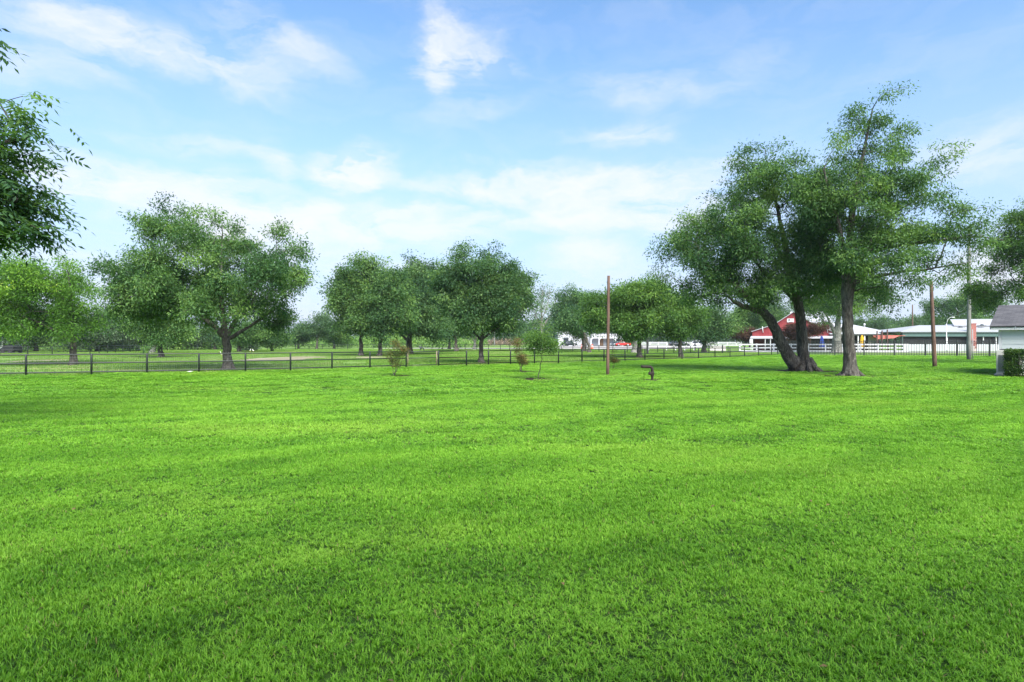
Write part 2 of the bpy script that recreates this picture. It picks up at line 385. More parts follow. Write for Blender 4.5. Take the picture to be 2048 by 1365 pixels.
def compound_quads(ctr, clump_r, nper, L, Wd, pairs, rng):
    """pinnate leaves: a rachis with leaflets in pairs, drooping"""
    n = len(ctr); cl = rng.random(n)
    c = np.repeat(ctr, nper, 0); clr = np.repeat(cl, nper); m = len(c)
    off = rng.normal(size=(m, 3)) * np.array([1, 1, 0.5]) * 0.5
    p = c + off * clump_r
    ax = unit(np.concatenate([unit(off)[:, :2] + rng.normal(size=(m, 2)) * 0.9, rng.uniform(-0.8, 0.35, (m, 1))], 1))
    up = np.array([0, 0, 1.0]) + rng.normal(size=(m, 3)) * 0.35
    sd = unit(np.cross(ax, up)); nm = np.cross(sd, ax)
    RL = L * 3.0 * rng.uniform(0.8, 1.2, (m, 1))
    out = []; lr = rng.random(m)
    for k in range(pairs * 2 + 1):
        if k == pairs * 2: t = 1.0; dirv = ax
        else:
            t = 0.22 + 0.75 * (k // 2) / pairs; sgn = 1 if k % 2 else -1
            dirv = unit(ax * 0.55 + sd * sgn * 1.0 + rng.normal(size=(m, 3)) * 0.12)
        drop = np.array([0, 0, -1.0]) * (t ** 2) * RL * 0.35
        b0 = p + ax * RL * t + drop
        d2 = unit(dirv + np.array([0, 0, -0.45]) + rng.normal(size=(m, 3)) * 0.18)
        s2 = unit(np.cross(d2, nm)); n2 = np.cross(s2, d2)
        ll = L * rng.uniform(0.8, 1.15, (m, 1)); ww = Wd * rng.uniform(0.85, 1.15, (m, 1))
        q = np.empty((m, 4, 3))
        q[:, 0] = b0; q[:, 1] = b0 + d2 * ll * 0.42 + s2 * ww * 0.5 + n2 * ww * 0.15
        q[:, 2] = b0 + d2 * ll; q[:, 3] = b0 + d2 * ll * 0.42 - s2 * ww * 0.5 + n2 * ww * 0.15
        out.append(q)
    q = np.stack(out, 1).reshape(-1, 3)
    k = pairs * 2 + 1
    return q, np.clip(np.repeat(lr, k) * 0.7 + rng.random(m * k) * 0.3, 0, 1), np.repeat(clr, k)

def sample_lobes(lobes, d, D, n, rng, rep=3, spread=0.5):
    """clump centres inside crown lobes given as (px,py,rx,ry) at distance d; D = crown half-depth in metres"""
    L = np.array([l[:4] for l in lobes], float)
    k = d / F
    cx = (L[:, 0].min() + L[:, 0].max()) / 2; hw = max(1e-3, (L[:, 0] + L[:, 2]).max() - cx)
    xc = (cx - CX) / F * d; zb = CAMZ - ((L[:, 1] + L[:, 3]).max() - CY) / F * d
    cen = []; rad = []; wt = []
    for i, (px, py, rx, ry) in enumerate(L):
        u = min(0.95, abs(px - cx) / hw)
        span = D * math.sqrt(1 - u * u)
        dys = [0.0] if rep == 1 else [-0.62 * span, 0.0, 0.62 * span]
        for dy in dys:
            c = P(px, py, d); c[1] += dy + rng.uniform(-0.15, 0.15) * span
            if dy != 0:                                # crowns are domed: lower and narrower in front and behind
                c[0] = xc + (c[0] - xc) * 0.86 + rng.normal() * rx * k * 0.25; c[2] = zb + (c[2] - zb) * 0.82 + rng.normal() * ry * k * 0.15
            cen.append(c); rad.append((rx * k, max(rx * k * 0.9, span * 0.36), ry * k)); wt.append(rx * ry * (lobes[i][4] if len(lobes[i]) > 4 else 1.0))
    wt = np.array(wt); cen = np.array(cen); rad = np.array(rad)
    ns = max(12, int(n / 4.4))                        # foliage grows in separate sprays with gaps between them
    rad = np.maximum(rad - 0.8 * spread, rad * 0.35)
    idx = rng.choice(len(cen), ns, p=wt / wt.sum())
    dirs = unit(rng.normal(size=(ns, 3)))
    far = np.where(rng.random((ns, 1)) < 0.14, 1.28, 0.95)   # some sprays stand out of the crown
    sub = cen[idx] + dirs * rng.random((ns, 1)) ** 0.4 * rad[idx] * far
    k2 = rng.integers(0, ns, n)
    pts = sub[k2] + rng.normal(size=(n, 3)) * np.array([0.84, 0.84, 0.68]) * spread
    pts[:, 2] = np.maximum(pts[:, 2], 0.5)
    cl = np.clip(rng.random(ns)[k2] * 0.75 + rng.random(n) * 0.25, 0, 1)
    return pts, cl

def resample(pl, step):
    out = [np.array(pl[0], float)]
    for a, b in zip(pl[:-1], pl[1:]):
        a = np.array(a, float); b = np.array(b, float)
        n = max(1, int(np.linalg.norm(b[:3] - a[:3]) / step))
        out += [a + (b - a) * (i + 1) / n for i in range(n)]
    return out
def smooth_pl(pl, it=2):
    pl = [np.array(p, float) for p in pl]
    for _ in range(it):
        q = [pl[0]]
        for a, b in zip(pl[:-1], pl[1:]): q += [a * 0.75 + b * 0.25, a * 0.25 + b * 0.75]
        q.append(pl[-1]); pl = q
    return pl

def grow(trunks, att, rng, tip=0.012, step=0.5, lift=0.12, maxr=0.3):
    """trunks: list of polylines of (x,y,z,r), each starting on an earlier one. Returns tube mesh MB."""
    pos_ = []; par = []; fix = []; plen = []
    for ti, t in enumerate(trunks):
        pts = resample(smooth_pl(t), step * 0.6)
        prev = -1
        if ti:
            dd = [np.linalg.norm(np.array(q) - pts[0][:3]) for q in pos_]; prev = int(np.argmin(dd)); pts = pts[1:]
        for p in pts:
            jit = rng.normal(size=3) * 0.04 * step if prev >= 0 else 0
            pos_.append(p[:3] + jit); par.append(prev); fix.append(p[3])
            plen.append(0 if prev < 0 else plen[prev] + np.linalg.norm(pos_[-1] - pos_[prev]))
            prev = len(pos_) - 1
    nt = len(pos_)
    base_z = (min(t[0][2] for t in trunks[1:]) - 0.1) if len(trunks) > 1 else trunks[0][0][2] + (trunks[0][-1][2] - trunks[0][0][2]) * 0.5
    A = np.empty((nt + len(att) * 14, 3)); PL = np.empty(len(A)); OK = np.zeros(len(A), bool)
    A[:nt] = pos_; PL[:nt] = plen; OK[:nt] = A[:nt, 2] > base_z
    if not OK[:nt].any(): OK[nt - 1] = True
    cnt = nt
    T = A[:nt][OK[:nt]]
    dm = np.min(np.linalg.norm(att[:, None] - T[None], axis=2), axis=1)
    for ai in np.argsort(dm):
        a = att[ai]
        dv = A[:cnt] - a
        dist = np.linalg.norm(dv, axis=1)
        cost = dist + 0.22 * PL[:cnt] + 0.5 * np.maximum(0, dv[:, 2]) + np.where(OK[:cnt], 0, 1e6)
        j = int(np.argmin(cost)); ln = dist[j]
        k = max(1, min(13, int(math.ceil(ln / step))))
        p0 = A[j].copy()
        side = rng.normal(size=3) * 0.09 * ln
        for i in range(1, k + 1):
            t = i / k
            q = p0 + (a - p0) * t + (np.array([0, 0, lift * ln]) + side) * 4 * t * (1 - t) * 0.5
            if cnt >= len(A): break
            A[cnt] = q; par.append(j if i == 1 else cnt - 1); OK[cnt] = True
            PL[cnt] = PL[par[-1]] + np.linalg.norm(q - A[par[-1]]); fix.append(0.0); cnt += 1
    E = 2.35
    acc = np.zeros(cnt); kids = [[] for _ in range(cnt)]
    for i in range(cnt - 1, -1, -1):
        if not kids[i]: acc[i] = max(acc[i], tip ** E)
        if par[i] >= 0: acc[par[i]] += acc[i]; kids[par[i]].append(i)
    rad = np.minimum(acc ** (1 / E), maxr)
    for i in range(cnt):
        if fix[i] > 0: rad[i] = max(fix[i], min(rad[i], fix[i] * 1.05))
        elif par[i] >= 0: rad[i] = min(rad[i], rad[par[i]] * 0.92)
    mb = MB()
    done = set(); stack = [0]
    while stack:
        s = stack.pop()
        chain = [s] if par[s] < 0 else [par[s], s]
        rr = [rad[s]] if par[s] < 0 else [min(rad[par[s]], rad[s] * 1.15), rad[s]]
        c = s
        while kids[c]:
            ks = sorted(kids[c], key=lambda q: -rad[q] - (1 if fix[q] > 0 else 0))
            for o in ks[1:]: stack.append(o)
            c = ks[0]; chain.append(c); rr.append(rad[c])
        mr = max(rr)
        n = 26 if mr > 0.16 else (7 if mr > 0.06 else (5 if mr > 0.025 else 3))
        pts = [A[i] for i in chain]; big = n == 26
        if big:                                     # root flare
            for i, p in enumerate(pts):
                if par[chain[0]] < 0: rr[i] *= 1 + 0.55 * math.exp(-max(0, p[2]) / 0.3)
        mb.tube(pts, rr, n, wob=0.08 if big else 0.0)
    return mb

def roots(mb, base, r, n, rng, reach=1.0):
    for i in range(n):
        a = 2 * math.pi * (i + rng.uniform(-0.3, 0.3)) / n
        L_ = r * reach * rng.uniform(0.9, 1.5)
        d = np.array([math.cos(a), math.sin(a), 0])
        b = np.array(base, float)
        mb.tube([b + d * r * 0.35 + [0, 0, r * 1.5], b + d * r * 0.95 + [0, 0, r * 0.62], b + d * (r + L_ * 0.4) + [0, 0, r * 0.2], b + d * (r + L_) + [0, 0, -0.06]],
                [r * 0.44, r * 0.42, r * 0.3, r * 0.12], 9, wob=0.1)

TREES = []
DENS, LEAFK = 1.45, 0.74
def tree(label, base, trunks, lobes, n, leaf, name='pecan_tree', bark='bark', L=0.2, W=0.075, nper=60, clump=0.5, D=None, droop=0.35,
         group=None, seed=0, tip=0.012, flare_r=None, compound=None, rep=3, maxr=0.3, dist=None, tk=0.68, sparse=1.0, cat='tree', lift=0.12):
    """trunks: list of polylines [(px,py,dy,r),...] in picture coordinates at the tree's distance"""
    rng = np.random.default_rng(1000 + seed + len(TREES) * 17)
    b = G(*base) if dist is None else np.array([(base[0] - CX) / F * dist, dist, 0.0])
    d = b[1]
    tr = []
    for t in trunks:
        pl = []
        for px, py, dy, r in t:
            q = P(px, py, d); q[1] += dy; pl.append((q[0], q[1], q[2], r * tk))
        tr.append(pl)
    tr[0][0] = (tr[0][0][0], tr[0][0][1], -0.12, tr[0][0][3])
    Ls = np.array([l[:4] for l in lobes], float)
    if D is None: D = 0.5 * ((Ls[:, 0] + Ls[:, 2]).max() - (Ls[:, 0] - Ls[:, 2]).min()) * d / F * 0.85
    root = thing(name, label, cat, (tr[0][0][0], d, 0), group)
    pts, cl0 = sample_lobes(lobes, d, D, n, rng, rep, clump * 0.85)
    mb = grow(tr, pts, rng, tip, step=max(0.35, d * 0.011), maxr=maxr, lift=lift)
    if flare_r: roots(mb, (tr[0][0][0], d, 0), flare_r, 7, rng)
    mb.obj('trunk', M[bark], root, smooth=True)
    if compound: q, rn, cl = compound_quads(pts, clump, nper, L, W, compound, rng)
    else: q, rn, cl = leaf_quads(pts, clump, int(nper * DENS), L * LEAFK, W * LEAFK, droop, rng, cl=cl0)
    q[:, 2] = np.maximum(q[:, 2], 0.03)
    q = q - np.array(root.location)
    me = np_mesh('crown', q, 4, M[leaf], {'rnd': rn, 'cl': cl})
    o = bpy.data.objects.new('crown', me); COL.objects.link(o); o.parent = root
    TREES.append(root)
    return root
# ------------------------------------------------------------------ camera, sun, sky
cam = bpy.data.cameras.new('camera'); cam.lens = F / 2048 * 36; cam.sensor_width = 36; cam.clip_end = 5000
cam.shift_y = -(682.5 - CY) / 2048 * 1.0
co = bpy.data.objects.new('camera', cam); COL.objects.link(co); co.location = (0, 0, CAMZ); co.rotation_euler = (R(90), 0, 0)
sc.camera = co
SUN_EL, SUN_AZ = R(44), R(158)                       # azimuth clockwise from +Y: behind the camera, to its right
sl = bpy.data.lights.new('sun', 'SUN'); sl.energy = 3.5; sl.angle = R(48); sl.color = (1.0, 0.95, 0.87)
so = bpy.data.objects.new('sun', sl); COL.objects.link(so); so.location = (0, -20, 60)
sd = Vector((math.sin(SUN_AZ) * math.cos(SUN_EL), math.cos(SUN_AZ) * math.cos(SUN_EL), math.sin(SUN_EL)))
so.rotation_euler = sd.to_track_quat('Z', 'Y').to_euler()

def build_world():
    w = bpy.data.worlds.new('World'); sc.world = w; w.use_nodes = True
    nt = w.node_tree; bg = nt.nodes['Background']
    sky = N(nt, 'ShaderNodeTexSky', sky_type='NISHITA'); sky.sun_disc = False
    sky.sun_elevation = SUN_EL; sky.sun_rotation = SUN_AZ
    sky.air_density = 1.0; sky.dust_density = 0.6; sky.ozone_density = 2.2; sky.altitude = 0
    d = N(nt, 'ShaderNodeTexCoord').outputs['Generated']
    sp = N(nt, 'ShaderNodeSeparateXYZ'); nt.links.new(d, sp.inputs[0])
    az = math_(nt, 'ARCTAN2', sp.outputs[0], sp.outputs[1])
    el = math_(nt, 'ARCSINE', sp.outputs[2])
    cb = N(nt, 'ShaderNodeCombineXYZ'); nt.links.new(az, cb.inputs[0]); nt.links.new(el, cb.inputs[1])
    ae = cb.outputs[0]
    # cirrus are warped by a slow noise so that no cloud has a clean rim
    wn = N(nt, 'ShaderNodeTexNoise'); wn.inputs['Scale'].default_value = 4.5; wn.inputs['Detail'].default_value = 6; wn.inputs['Roughness'].default_value = 0.6
    nt.links.new(mapping(nt, ae, (0.7, 1.5, 1)), wn.inputs['Vector'])
    vm = N(nt, 'ShaderNodeVectorMath', operation='MULTIPLY_ADD')
    nt.links.new(wn.outputs['Color'], vm.inputs[0]); vm.inputs[1].default_value = (0.24, 0.15, 0); vm.inputs[2].default_value = (-0.12, -0.075, 0)
    va = N(nt, 'ShaderNodeVectorMath', operation='ADD'); nt.links.new(ae, va.inputs[0]); nt.links.new(vm.outputs[0], va.inputs[1])
    wp = va.outputs[0]
    clouds = [  # px, py, rx, ry, tilt, strength
        (290, 75, 330, 62, -6, 0.85), (560, 75, 170, 40, -12, 0.4), (140, 120, 190, 50, 8, 0.35),
        (930, 92, 105, 50, -14, 1.05), (865, 110, 32, 90, 14, 0.9), (890, 45, 30, 40, 20, 0.45), (1290, 165, 120, 40, 0, 0.30),
        (300, 385, 240, 60, 6, 0.85), (690, 338, 85, 44, 10, 2.2), (190, 380, 120, 34, 4, 0.8), (960, 358, 200, 26, 5, 0.8), (545, 335, 40, 70, 0, 0.45),
        (1270, 410, 250, 70, -4, 1.1), (1190, 365, 330, 30, 2, 0.8), (760, 460, 380, 60, 6, 1.0), (480, 440, 200, 60, 4, 0.7),
        (1180, 520, 110, 50, 0, 0.7), (1250, 262, 130, 30, 0, 0.4), (960, 232, 130, 30, 10, 0.25), (400, 290, 220, 30, 4, 0.35),
        (2010, 290, 170, 80, -14, 0.35), (1990, 540, 170, 90, 0, 0.8), (1300, 600, 700, 60, 0, 0.35), (420, 560, 700, 90, 0, 0.45),
        (1500, 120, 200, 60, 20, 0.12), (-700, 200, 500, 160, 0, 0.8), (2900, 250, 500, 160, 0, 0.7)]
    tot = None
    for px, py, rx, ry, tilt, st in clouds:
        a0 = math.atan((px - CX) / F); e0 = math.atan((CY - py) / math.hypot(F, px - CX))
        k = 1.0 / (F * (1 + ((px - CX) / F) ** 2) ** 0.75)
        m = N(nt, 'ShaderNodeMapping', vector_type='TEXTURE')
        m.inputs['Location'].default_value = (a0, e0, 0); m.inputs['Rotation'].default_value = (0, 0, R(tilt)); m.inputs['Scale'].default_value = (rx * k * 1.25, ry * k * 1.25, 1)
        nt.links.new(wp, m.inputs['Vector'])
        ln = N(nt, 'ShaderNodeVectorMath', operation='LENGTH'); nt.links.new(m.outputs[0], ln.inputs[0])
        mr = N(nt, 'ShaderNodeMapRange', interpolation_type='SMOOTHERSTEP')
        nt.links.new(ln.outputs['Value'], mr.inputs[0])
        mr.inputs[1].default_value = 0.0; mr.inputs[2].default_value = 1.15; mr.inputs[3].default_value = st; mr.inputs[4].default_value = 0.0
        tot = mr.outputs[0] if tot is None else math_(nt, 'ADD', tot, mr.outputs[0])
    fib = noise(nt, mapping(nt, wp, (1.0, 3.2, 1), (0, 0, R(-14))), 5.5, 9, 0.62, 0.5)
    puf = noise(nt, mapping(nt, wp, (1.4, 2.2, 1)), 9.0, 8, 0.6, 0.3)
    tex = math_(nt, 'ADD', math_(nt, 'MULTIPLY', fib, 0.62), math_(nt, 'MULTIPLY', puf, 0.38))
    mrt = N(nt, 'ShaderNodeMapRange'); nt.links.new(tex, mrt.inputs[0])
    mrt.inputs[1].default_value = 0.40; mrt.inputs[2].default_value = 0.61; mrt.inputs[3].default_value = 0.10; mrt.inputs[4].default_value = 1.35
    dens = math_(nt, 'MULTIPLY', tot, mrt.outputs[0])
    ex = math_(nt, 'SUBTRACT', 1.0, math_(nt, 'POWER', 2.718, math_(nt, 'MULTIPLY', dens, -1.7)), True)
    thin = N(nt, 'ShaderNodeMapRange'); nt.links.new(fib, thin.inputs[0])
    thin.inputs[1].default_value = 0.45; thin.inputs[2].default_value = 0.8; thin.inputs[3].default_value = 0.0; thin.inputs[4].default_value = 0.22
    cov = math_(nt, 'ADD', ex, thin.outputs[0], True)
    hs = N(nt, 'ShaderNodeHueSaturation'); hs.inputs['Hue'].default_value = 0.497; hs.inputs['Saturation'].default_value = SKY_SAT; hs.inputs['Value'].default_value = SKY_VAL
    nt.links.new(sky.outputs[0], hs.inputs['Color'])
    # moist air near the horizon
    hz = N(nt, 'ShaderNodeMapRange', interpolation_type='SMOOTHSTEP'); nt.links.new(el, hz.inputs[0])
    hz.inputs[1].default_value = -0.02; hz.inputs[2].default_value = 0.52; hz.inputs[3].default_value = 0.88; hz.inputs[4].default_value = 0.0
    c1 = mixc(nt, hz.outputs[0], hs.outputs[0], tuple(SKY_K * q for q in (0.56, 0.70, 1.02)))
    c2 = mixc(nt, math_(nt, 'MULTIPLY', cov, 0.92), c1, tuple(SKY_K * q for q in (1.02, 1.04, 1.09)))
    nt.links.new(c2, bg.inputs['Color']); bg.inputs['Strength'].default_value = SKY_STR
SKY_STR, SKY_K, SKY_SAT, SKY_VAL = 0.088, 3.95, 1.10, 1.18
build_world()
sc.view_settings.view_transform = 'Standard'; sc.view_settings.look = 'None'; sc.view_settings.gamma = 1.0; sc.view_settings.use_curve_mapping = False
sc.view_settings.exposure = 1.5
cy = sc.cycles
cy.max_bounces = 7; cy.diffuse_bounces = 4; cy.glossy_bounces = 2; cy.transmission_bounces = 5; cy.transparent_max_bounces = 6; cy.volume_bounces = 0
cy.use_denoising = True; cy.caustics_reflective = False; cy.caustics_refractive = False; cy.sample_clamp_indirect = 6

# ------------------------------------------------------------------ fence lines
FENCE = np.array([(-44, 20.5), (-30, 26.6), (-23.9, 29.5), (-18, 32.1), (-12.8, 34.8), (-5, 40.2), (0, 44.0), (9.5, 51.0), (17.6, 57.6), (25.5, 65.6), (33.2, 75.0)])
IRON = np.array([(33.2, 75.0), (38, 71.6), (55, 66.9), (68, 63.4)])
FENCE2 = np.array([(G(px, py)[0], G(px, py)[1]) for px, py in ((-60, 712.5), (60, 711), (170, 709), (250, 705.5), (330, 702), (470, 700.4), (640, 699.6), (820, 699.6), (1000, 701), (1150, 703.5), (1300, 705.6), (1400, 707), (1490, 707.8))])
def at_px(line, px):
    t = (px - CX) / F
    for a, b in zip(line[:-1], line[1:]):
        fa = a[0] - t * a[1]; fb = b[0] - t * b[1]
        if fa <= 0 <= fb or fb <= 0 <= fa:
            s = fa / (fa - fb); return a + (b - a) * s
    return None
def along(line, step):
    out = [line[0]]; acc = 0.0
    for a, b in zip(line[:-1], line[1:]):
        L_ = np.linalg.norm(b - a); s = step - acc
        while s <= L_:
            out.append(a + (b - a) * s / L_); s += step
        acc = (acc + L_) % step
    return out
def side_of_fence(x, y):                             # True where the mown lawn is
    xs = np.concatenate([FENCE[:, 0], IRON[1:, 0]]); ys = np.concatenate([FENCE[:, 1], IRON[1:, 1]])
    return y < np.interp(x, xs, ys, left=ys[0], right=ys[-1])

# ------------------------------------------------------------------ ground
def sheet(name, pts, z, mat, kind='structure'):
    me = bpy.data.meshes.new(name)
    me.from_pydata([(float(x), float(y), z) for x, y in pts], [], [tuple(range(len(pts)))])
    bm = bmesh.new(); bm.from_mesh(me); bmesh.ops.triangulate(bm, faces=bm.faces); bmesh.ops.recalc_face_normals(bm, faces=bm.faces)
    for f in bm.faces:
        if f.normal.z < 0: f.normal_flip()
    bm.to_mesh(me); bm.free()
    me.materials.append(mat); o = bpy.data.objects.new(name, me); COL.objects.link(o); o['kind'] = kind
    return o
sheet('ground', [(-560, -60), (560, -60), (560, 560), (-560, 560)], 0.0, M['pasture'])
lawn_pts = [(-44, -30)] + [tuple(p) for p in FENCE] + [tuple(p) for p in IRON[1:]] + [(68, -30)]
sheet('lawn', lawn_pts, 0.004, M['lawn_soil'])
def ribbon(name, cps, z, mat):                       # centre line with half widths (x, y, w)
    a = []; b = []
    c = [np.array(q, float) for q in cps]
    for i, p in enumerate(c):
        t = c[min(i + 1, len(c) - 1)] - c[max(i - 1, 0)]; t = t[:2] / np.linalg.norm(t[:2]); n = np.array([-t[1], t[0]])
        a.append(p[:2] + n * p[2]); b.append(p[:2] - n * p[2])
    return sheet(name, a + b[::-1], z, mat)
rd = [(px, py, w) for px, py, w in ((780, 696.4, 9), (1000, 697.2, 9), (1200, 698.4, 9), (1330, 701, 6.5), (1400, 702.6, 5), (1500, 704, 3.4), (1700, 705, 3.0), (2000, 705.6, 3.0), (2200, 705.8, 3.0))]
ribbon('road', [(*G(px, py)[:2], w) for px, py, w in rd], 0.008, M['gravel'])
sheet('gravel_lot', [tuple(G(*q)[:2]) for q in ((1100, 697.4), (1250, 698.6), (1350, 700.6), (1420, 695), (1400, 691.5), (1270, 690.6), (1110, 690.6))], 0.012, M['gravel'])
def blob(cx, cy, rx, ry, n=26, rng=random.Random(3)):
    return [(cx + rx * math.cos(2 * math.pi * i / n) * (1 + rng.uniform(-.18, .18)), cy + ry * math.sin(2 * math.pi * i / n) * (1 + rng.uniform(-.18, .18))) for i in range(n)]
g = G(575, 717.5); sheet('dirt_patch', blob(g[0], g[1], 3.4, 8.5), 0.006, M['dirt'])
g = G(740, 715.5); sheet('dirt_patch', blob(g[0], g[1], 2.4, 4.0), 0.006, M['dirt'])
g = G(90, 722); sheet('dirt_patch', blob(g[0], g[1], 2.6, 3.0), 0.006, M['dirt'])
SOIL = [(788, 753.2, 0.75), (1042, 744.8, 0.95), (1077, 759.3, 0.95), (1217, 751, 0.7), (1304, 761.3, 0.55), (1228, 737.8, 0.7),
        (1604, 743, 1.9), (1702, 752.5, 1.15), (1938, 720, 0.7), (1870, 735, 0.25)]
SOIL_SHADE_W = []
for px, py, r in SOIL:  # mulch ring at the sapling; other discs paint shadow marks as dark ground
    g = G(px, py); SOIL_SHADE_W.append((g[0], g[1], r)); sheet('soil_patch', blob(g[0], g[1], r, r), 0.010, M['soil'])

# ------------------------------------------------------------------ grass: patches of separate blades
def patch(name, rad, n, h, w, mat, rng, lean=0.55):
    k = max(4, n // 4); a = rng.random(k) * 6.283; r = rad * np.sqrt(rng.random(k))   # blades stand in small tufts
    ti = rng.integers(0, k, n); ya = rng.random(n) * 6.283; j = w * 1.6 * rng.random(n)
    c = np.stack([(r * np.cos(a))[ti] + j * np.cos(ya), (r * np.sin(a))[ti] + j * np.sin(ya), np.zeros(n)], 1)
    th = rng.uniform(0.7, 1.25, k)[ti]
    dv = np.stack([np.cos(ya), np.sin(ya), np.zeros(n)], 1); sv = np.stack([-np.sin(ya), np.cos(ya), np.zeros(n)], 1)
    hh = (h * rng.uniform(0.6, 1.15, n) * th)[:, None]; ln = np.abs(rng.normal(0.75, 0.4, n))[:, None] * lean * hh; ww = w * rng.uniform(0.7, 1.25, n)[:, None]
    up = np.array([0, 0, 1.0])
    p0 = c; p1 = c + dv * ln * 0.35 + up * hh * 0.58; p2 = c + dv * ln * 1.25 + up * hh
    q1 = np.stack([p0 - sv * ww * 0.4, p0 + sv * ww * 0.4, p1 + sv * ww * 0.5, p1 - sv * ww * 0.5], 1)
    q2 = np.stack([p1 - sv * ww * 0.5, p1 + sv * ww * 0.5, p2 + sv * ww * 0.08, p2 - sv * ww * 0.08], 1)
    q = np.concatenate([q1, q2], 1).reshape(-1, 3)
    rn = np.repeat(np.clip(rng.random(k)[ti] * 0.55 + rng.random(n) * 0.45, 0, 1), 2); st = np.repeat((rng.random(n) < 0.012).astype(float), 2)
    me = np_mesh(name, q, 4, mat, {'rnd': rn, 'straw': st})
    return bpy.data.objects.new(name, me)
PC = bpy.data.collections.new('grass_patches')
rg = np.random.default_rng(5)
for k in range(7): PC.objects.link(patch('patch_a%d' % k, 0.17, 440, 0.033, 0.0040, M['grass'], rg, 0.7))
for k in range(3): PC.objects.link(patch('patch_b%d' % k, 0.32, 640, 0.033, 0.0062, M['grass'], rg, 1.0))
for k in range(3): PC.objects.link(patch('patch_c%d' % k, 0.60, 760, 0.032, 0.015, M['grass'], rg, 2.0))
for k in range(3): PC.objects.link(patch('patch_d%d' % k, 0.95, 300, 0.075, 0.028, M['grass_pasture'], rg))
def scatter(name, pts, idx, rot, scl, label):
    me = bpy.data.meshes.new(name); n = len(pts)
    me.vertices.add(n); me.vertices.foreach_set('co', np.ascontiguousarray(pts, np.float32).ravel())
    for nm, ty, dat in (('idx', 'INT', idx.astype(np.int32)), ('rot', 'FLOAT_VECTOR', rot.astype(np.float32)), ('scl', 'FLOAT_VECTOR', scl.astype(np.float32))):
        at = me.attributes.new(nm, ty, 'POINT'); at.data.foreach_set('value' if ty == 'INT' else 'vector', dat.ravel())
    o = bpy.data.objects.new(name, me); COL.objects.link(o)
    ng = bpy.data.node_groups.new(name, 'GeometryNodeTree')
    ng.interface.new_socket('Geometry', in_out='INPUT', socket_type='NodeSocketGeometry'); ng.interface.new_socket('Geometry', in_out='OUTPUT', socket_type='NodeSocketGeometry')
    gi = ng.nodes.new('NodeGroupInput'); go = ng.nodes.new('NodeGroupOutput')
    ci = ng.nodes.new('GeometryNodeCollectionInfo'); ci.inputs['Collection'].default_value = PC; ci.inputs['Separate Children'].default_value = True; ci.inputs['Reset Children'].default_value = True
    ip = ng.nodes.new('GeometryNodeInstanceOnPoints'); ip.inputs['Pick Instance'].default_value = True
    def na(nm, ty):
        a = ng.nodes.new('GeometryNodeInputNamedAttribute'); a.data_type = ty; a.inputs['Name'].default_value = nm; return a.outputs['Attribute']
    L = ng.links.new
    L(gi.outputs[0], ip.inputs['Points']); L(ci.outputs[0], ip.inputs['Instance']); L(na('idx', 'INT'), ip.inputs['Instance Index'])
    L(na('rot', 'FLOAT_VECTOR'), ip.inputs['Rotation']); L(na('scl', 'FLOAT_VECTOR'), ip.inputs['Scale']); L(ip.outputs[0], go.inputs[0])
    md = o.modifiers.new('scatter', 'NODES'); md.node_group = ng
    tag(o, label, 'grass', kind='stuff')
    return o
def lump(x, y):
    return (np.sin(x * 0.9 + 1.7 * np.sin(y * 0.31)) * np.sin(y * 1.25 + 1.3 * np.sin(x * 0.43 + 1)) * 0.5 + 0.5 * np.sin(x * 0.37 + y * 0.71 + 2 * np.sin(y * 0.17)))
def grid(y0, y1, s, margin, rng, slope=0.93):
    out = []
    for y in np.arange(y0, y1, s):
        w = slope * y + margin
        x = np.arange(-w, w, s); out.append(np.stack([x, np.full(len(x), y)], 1))
    q = np.concatenate(out); return q + rng.uniform(-0.5, 0.5, q.shape) * s
def lawn_points():
    P_, I_, S_ = [], [], []
    for y0, y1, s, i0, ni in ((0.9, 9.5, 0.165, 0, 7), (9.5, 19, 0.30, 7, 3), (19, 76, 0.58, 10, 3)):
        q = grid(y0, y1, s, 3.0, rg)
        q = q[side_of_fence(q[:, 0], q[:, 1]) & (q[:, 0] > -43) & (q[:, 0] < 62)]
        for sx, sy, r in SOIL_SHADE_W:
            rr = r * (0.82 + 0.25 * np.sin(3 * np.arctan2(q[:, 1] - sy, q[:, 0] - sx) + sx)); q = q[(q[:, 0] - sx) ** 2 + (q[:, 1] - sy) ** 2 > (rr + s * 0.4) ** 2]
        hx = (q[:, 0] > 23.6) & (q[:, 1] > 27.9) & (q[:, 1] < 32) & (q[:, 0] - q[:, 1] > -6.3); q = q[~hx]
        n = len(q); hgt = 0.92 + 0.26 * lump(q[:, 0], q[:, 1]) + 0.16 * lump(q[:, 0] * 3.1 + 5, q[:, 1] * 2.7) + rg.normal(size=n) * 0.1
        P_.append(np.concatenate([q, np.full((n, 1), 0.004)], 1)); I_.append(i0 + rg.integers(0, ni, n)); S_.append(np.stack([np.full(n, 1.05), np.full(n, 1.05), np.clip(hgt, 0.5, 1.6)], 1))
    return np.concatenate(P_), np.concatenate(I_), np.concatenate(S_)
lp, li, ls = lawn_points()
scatter('lawn_grass', lp, li, np.stack([rg.normal(size=len(lp)) * 0.05, rg.normal(size=len(lp)) * 0.05, rg.random(len(lp)) * 6.283], 1), ls, 'short bright green mown lawn grass covering the foreground')
q = grid(22, 128, 1.15, 4.0, rg)
q = q[~side_of_fence(q[:, 0], q[:, 1])]
q = q[(q[:, 0] < 36) & (lump(q[:, 0] * 0.5 + 3, q[:, 1] * 0.3) > -0.75)]
for px, py, rx, ry in ((575, 717.5, 3.0, 7.5), (740, 715.5, 2.0, 3.4), (90, 722, 2.2, 2.6)):
    g = G(px, py); q = q[((q[:, 0] - g[0]) / rx) ** 2 + ((q[:, 1] - g[1]) / ry) ** 2 > 1]
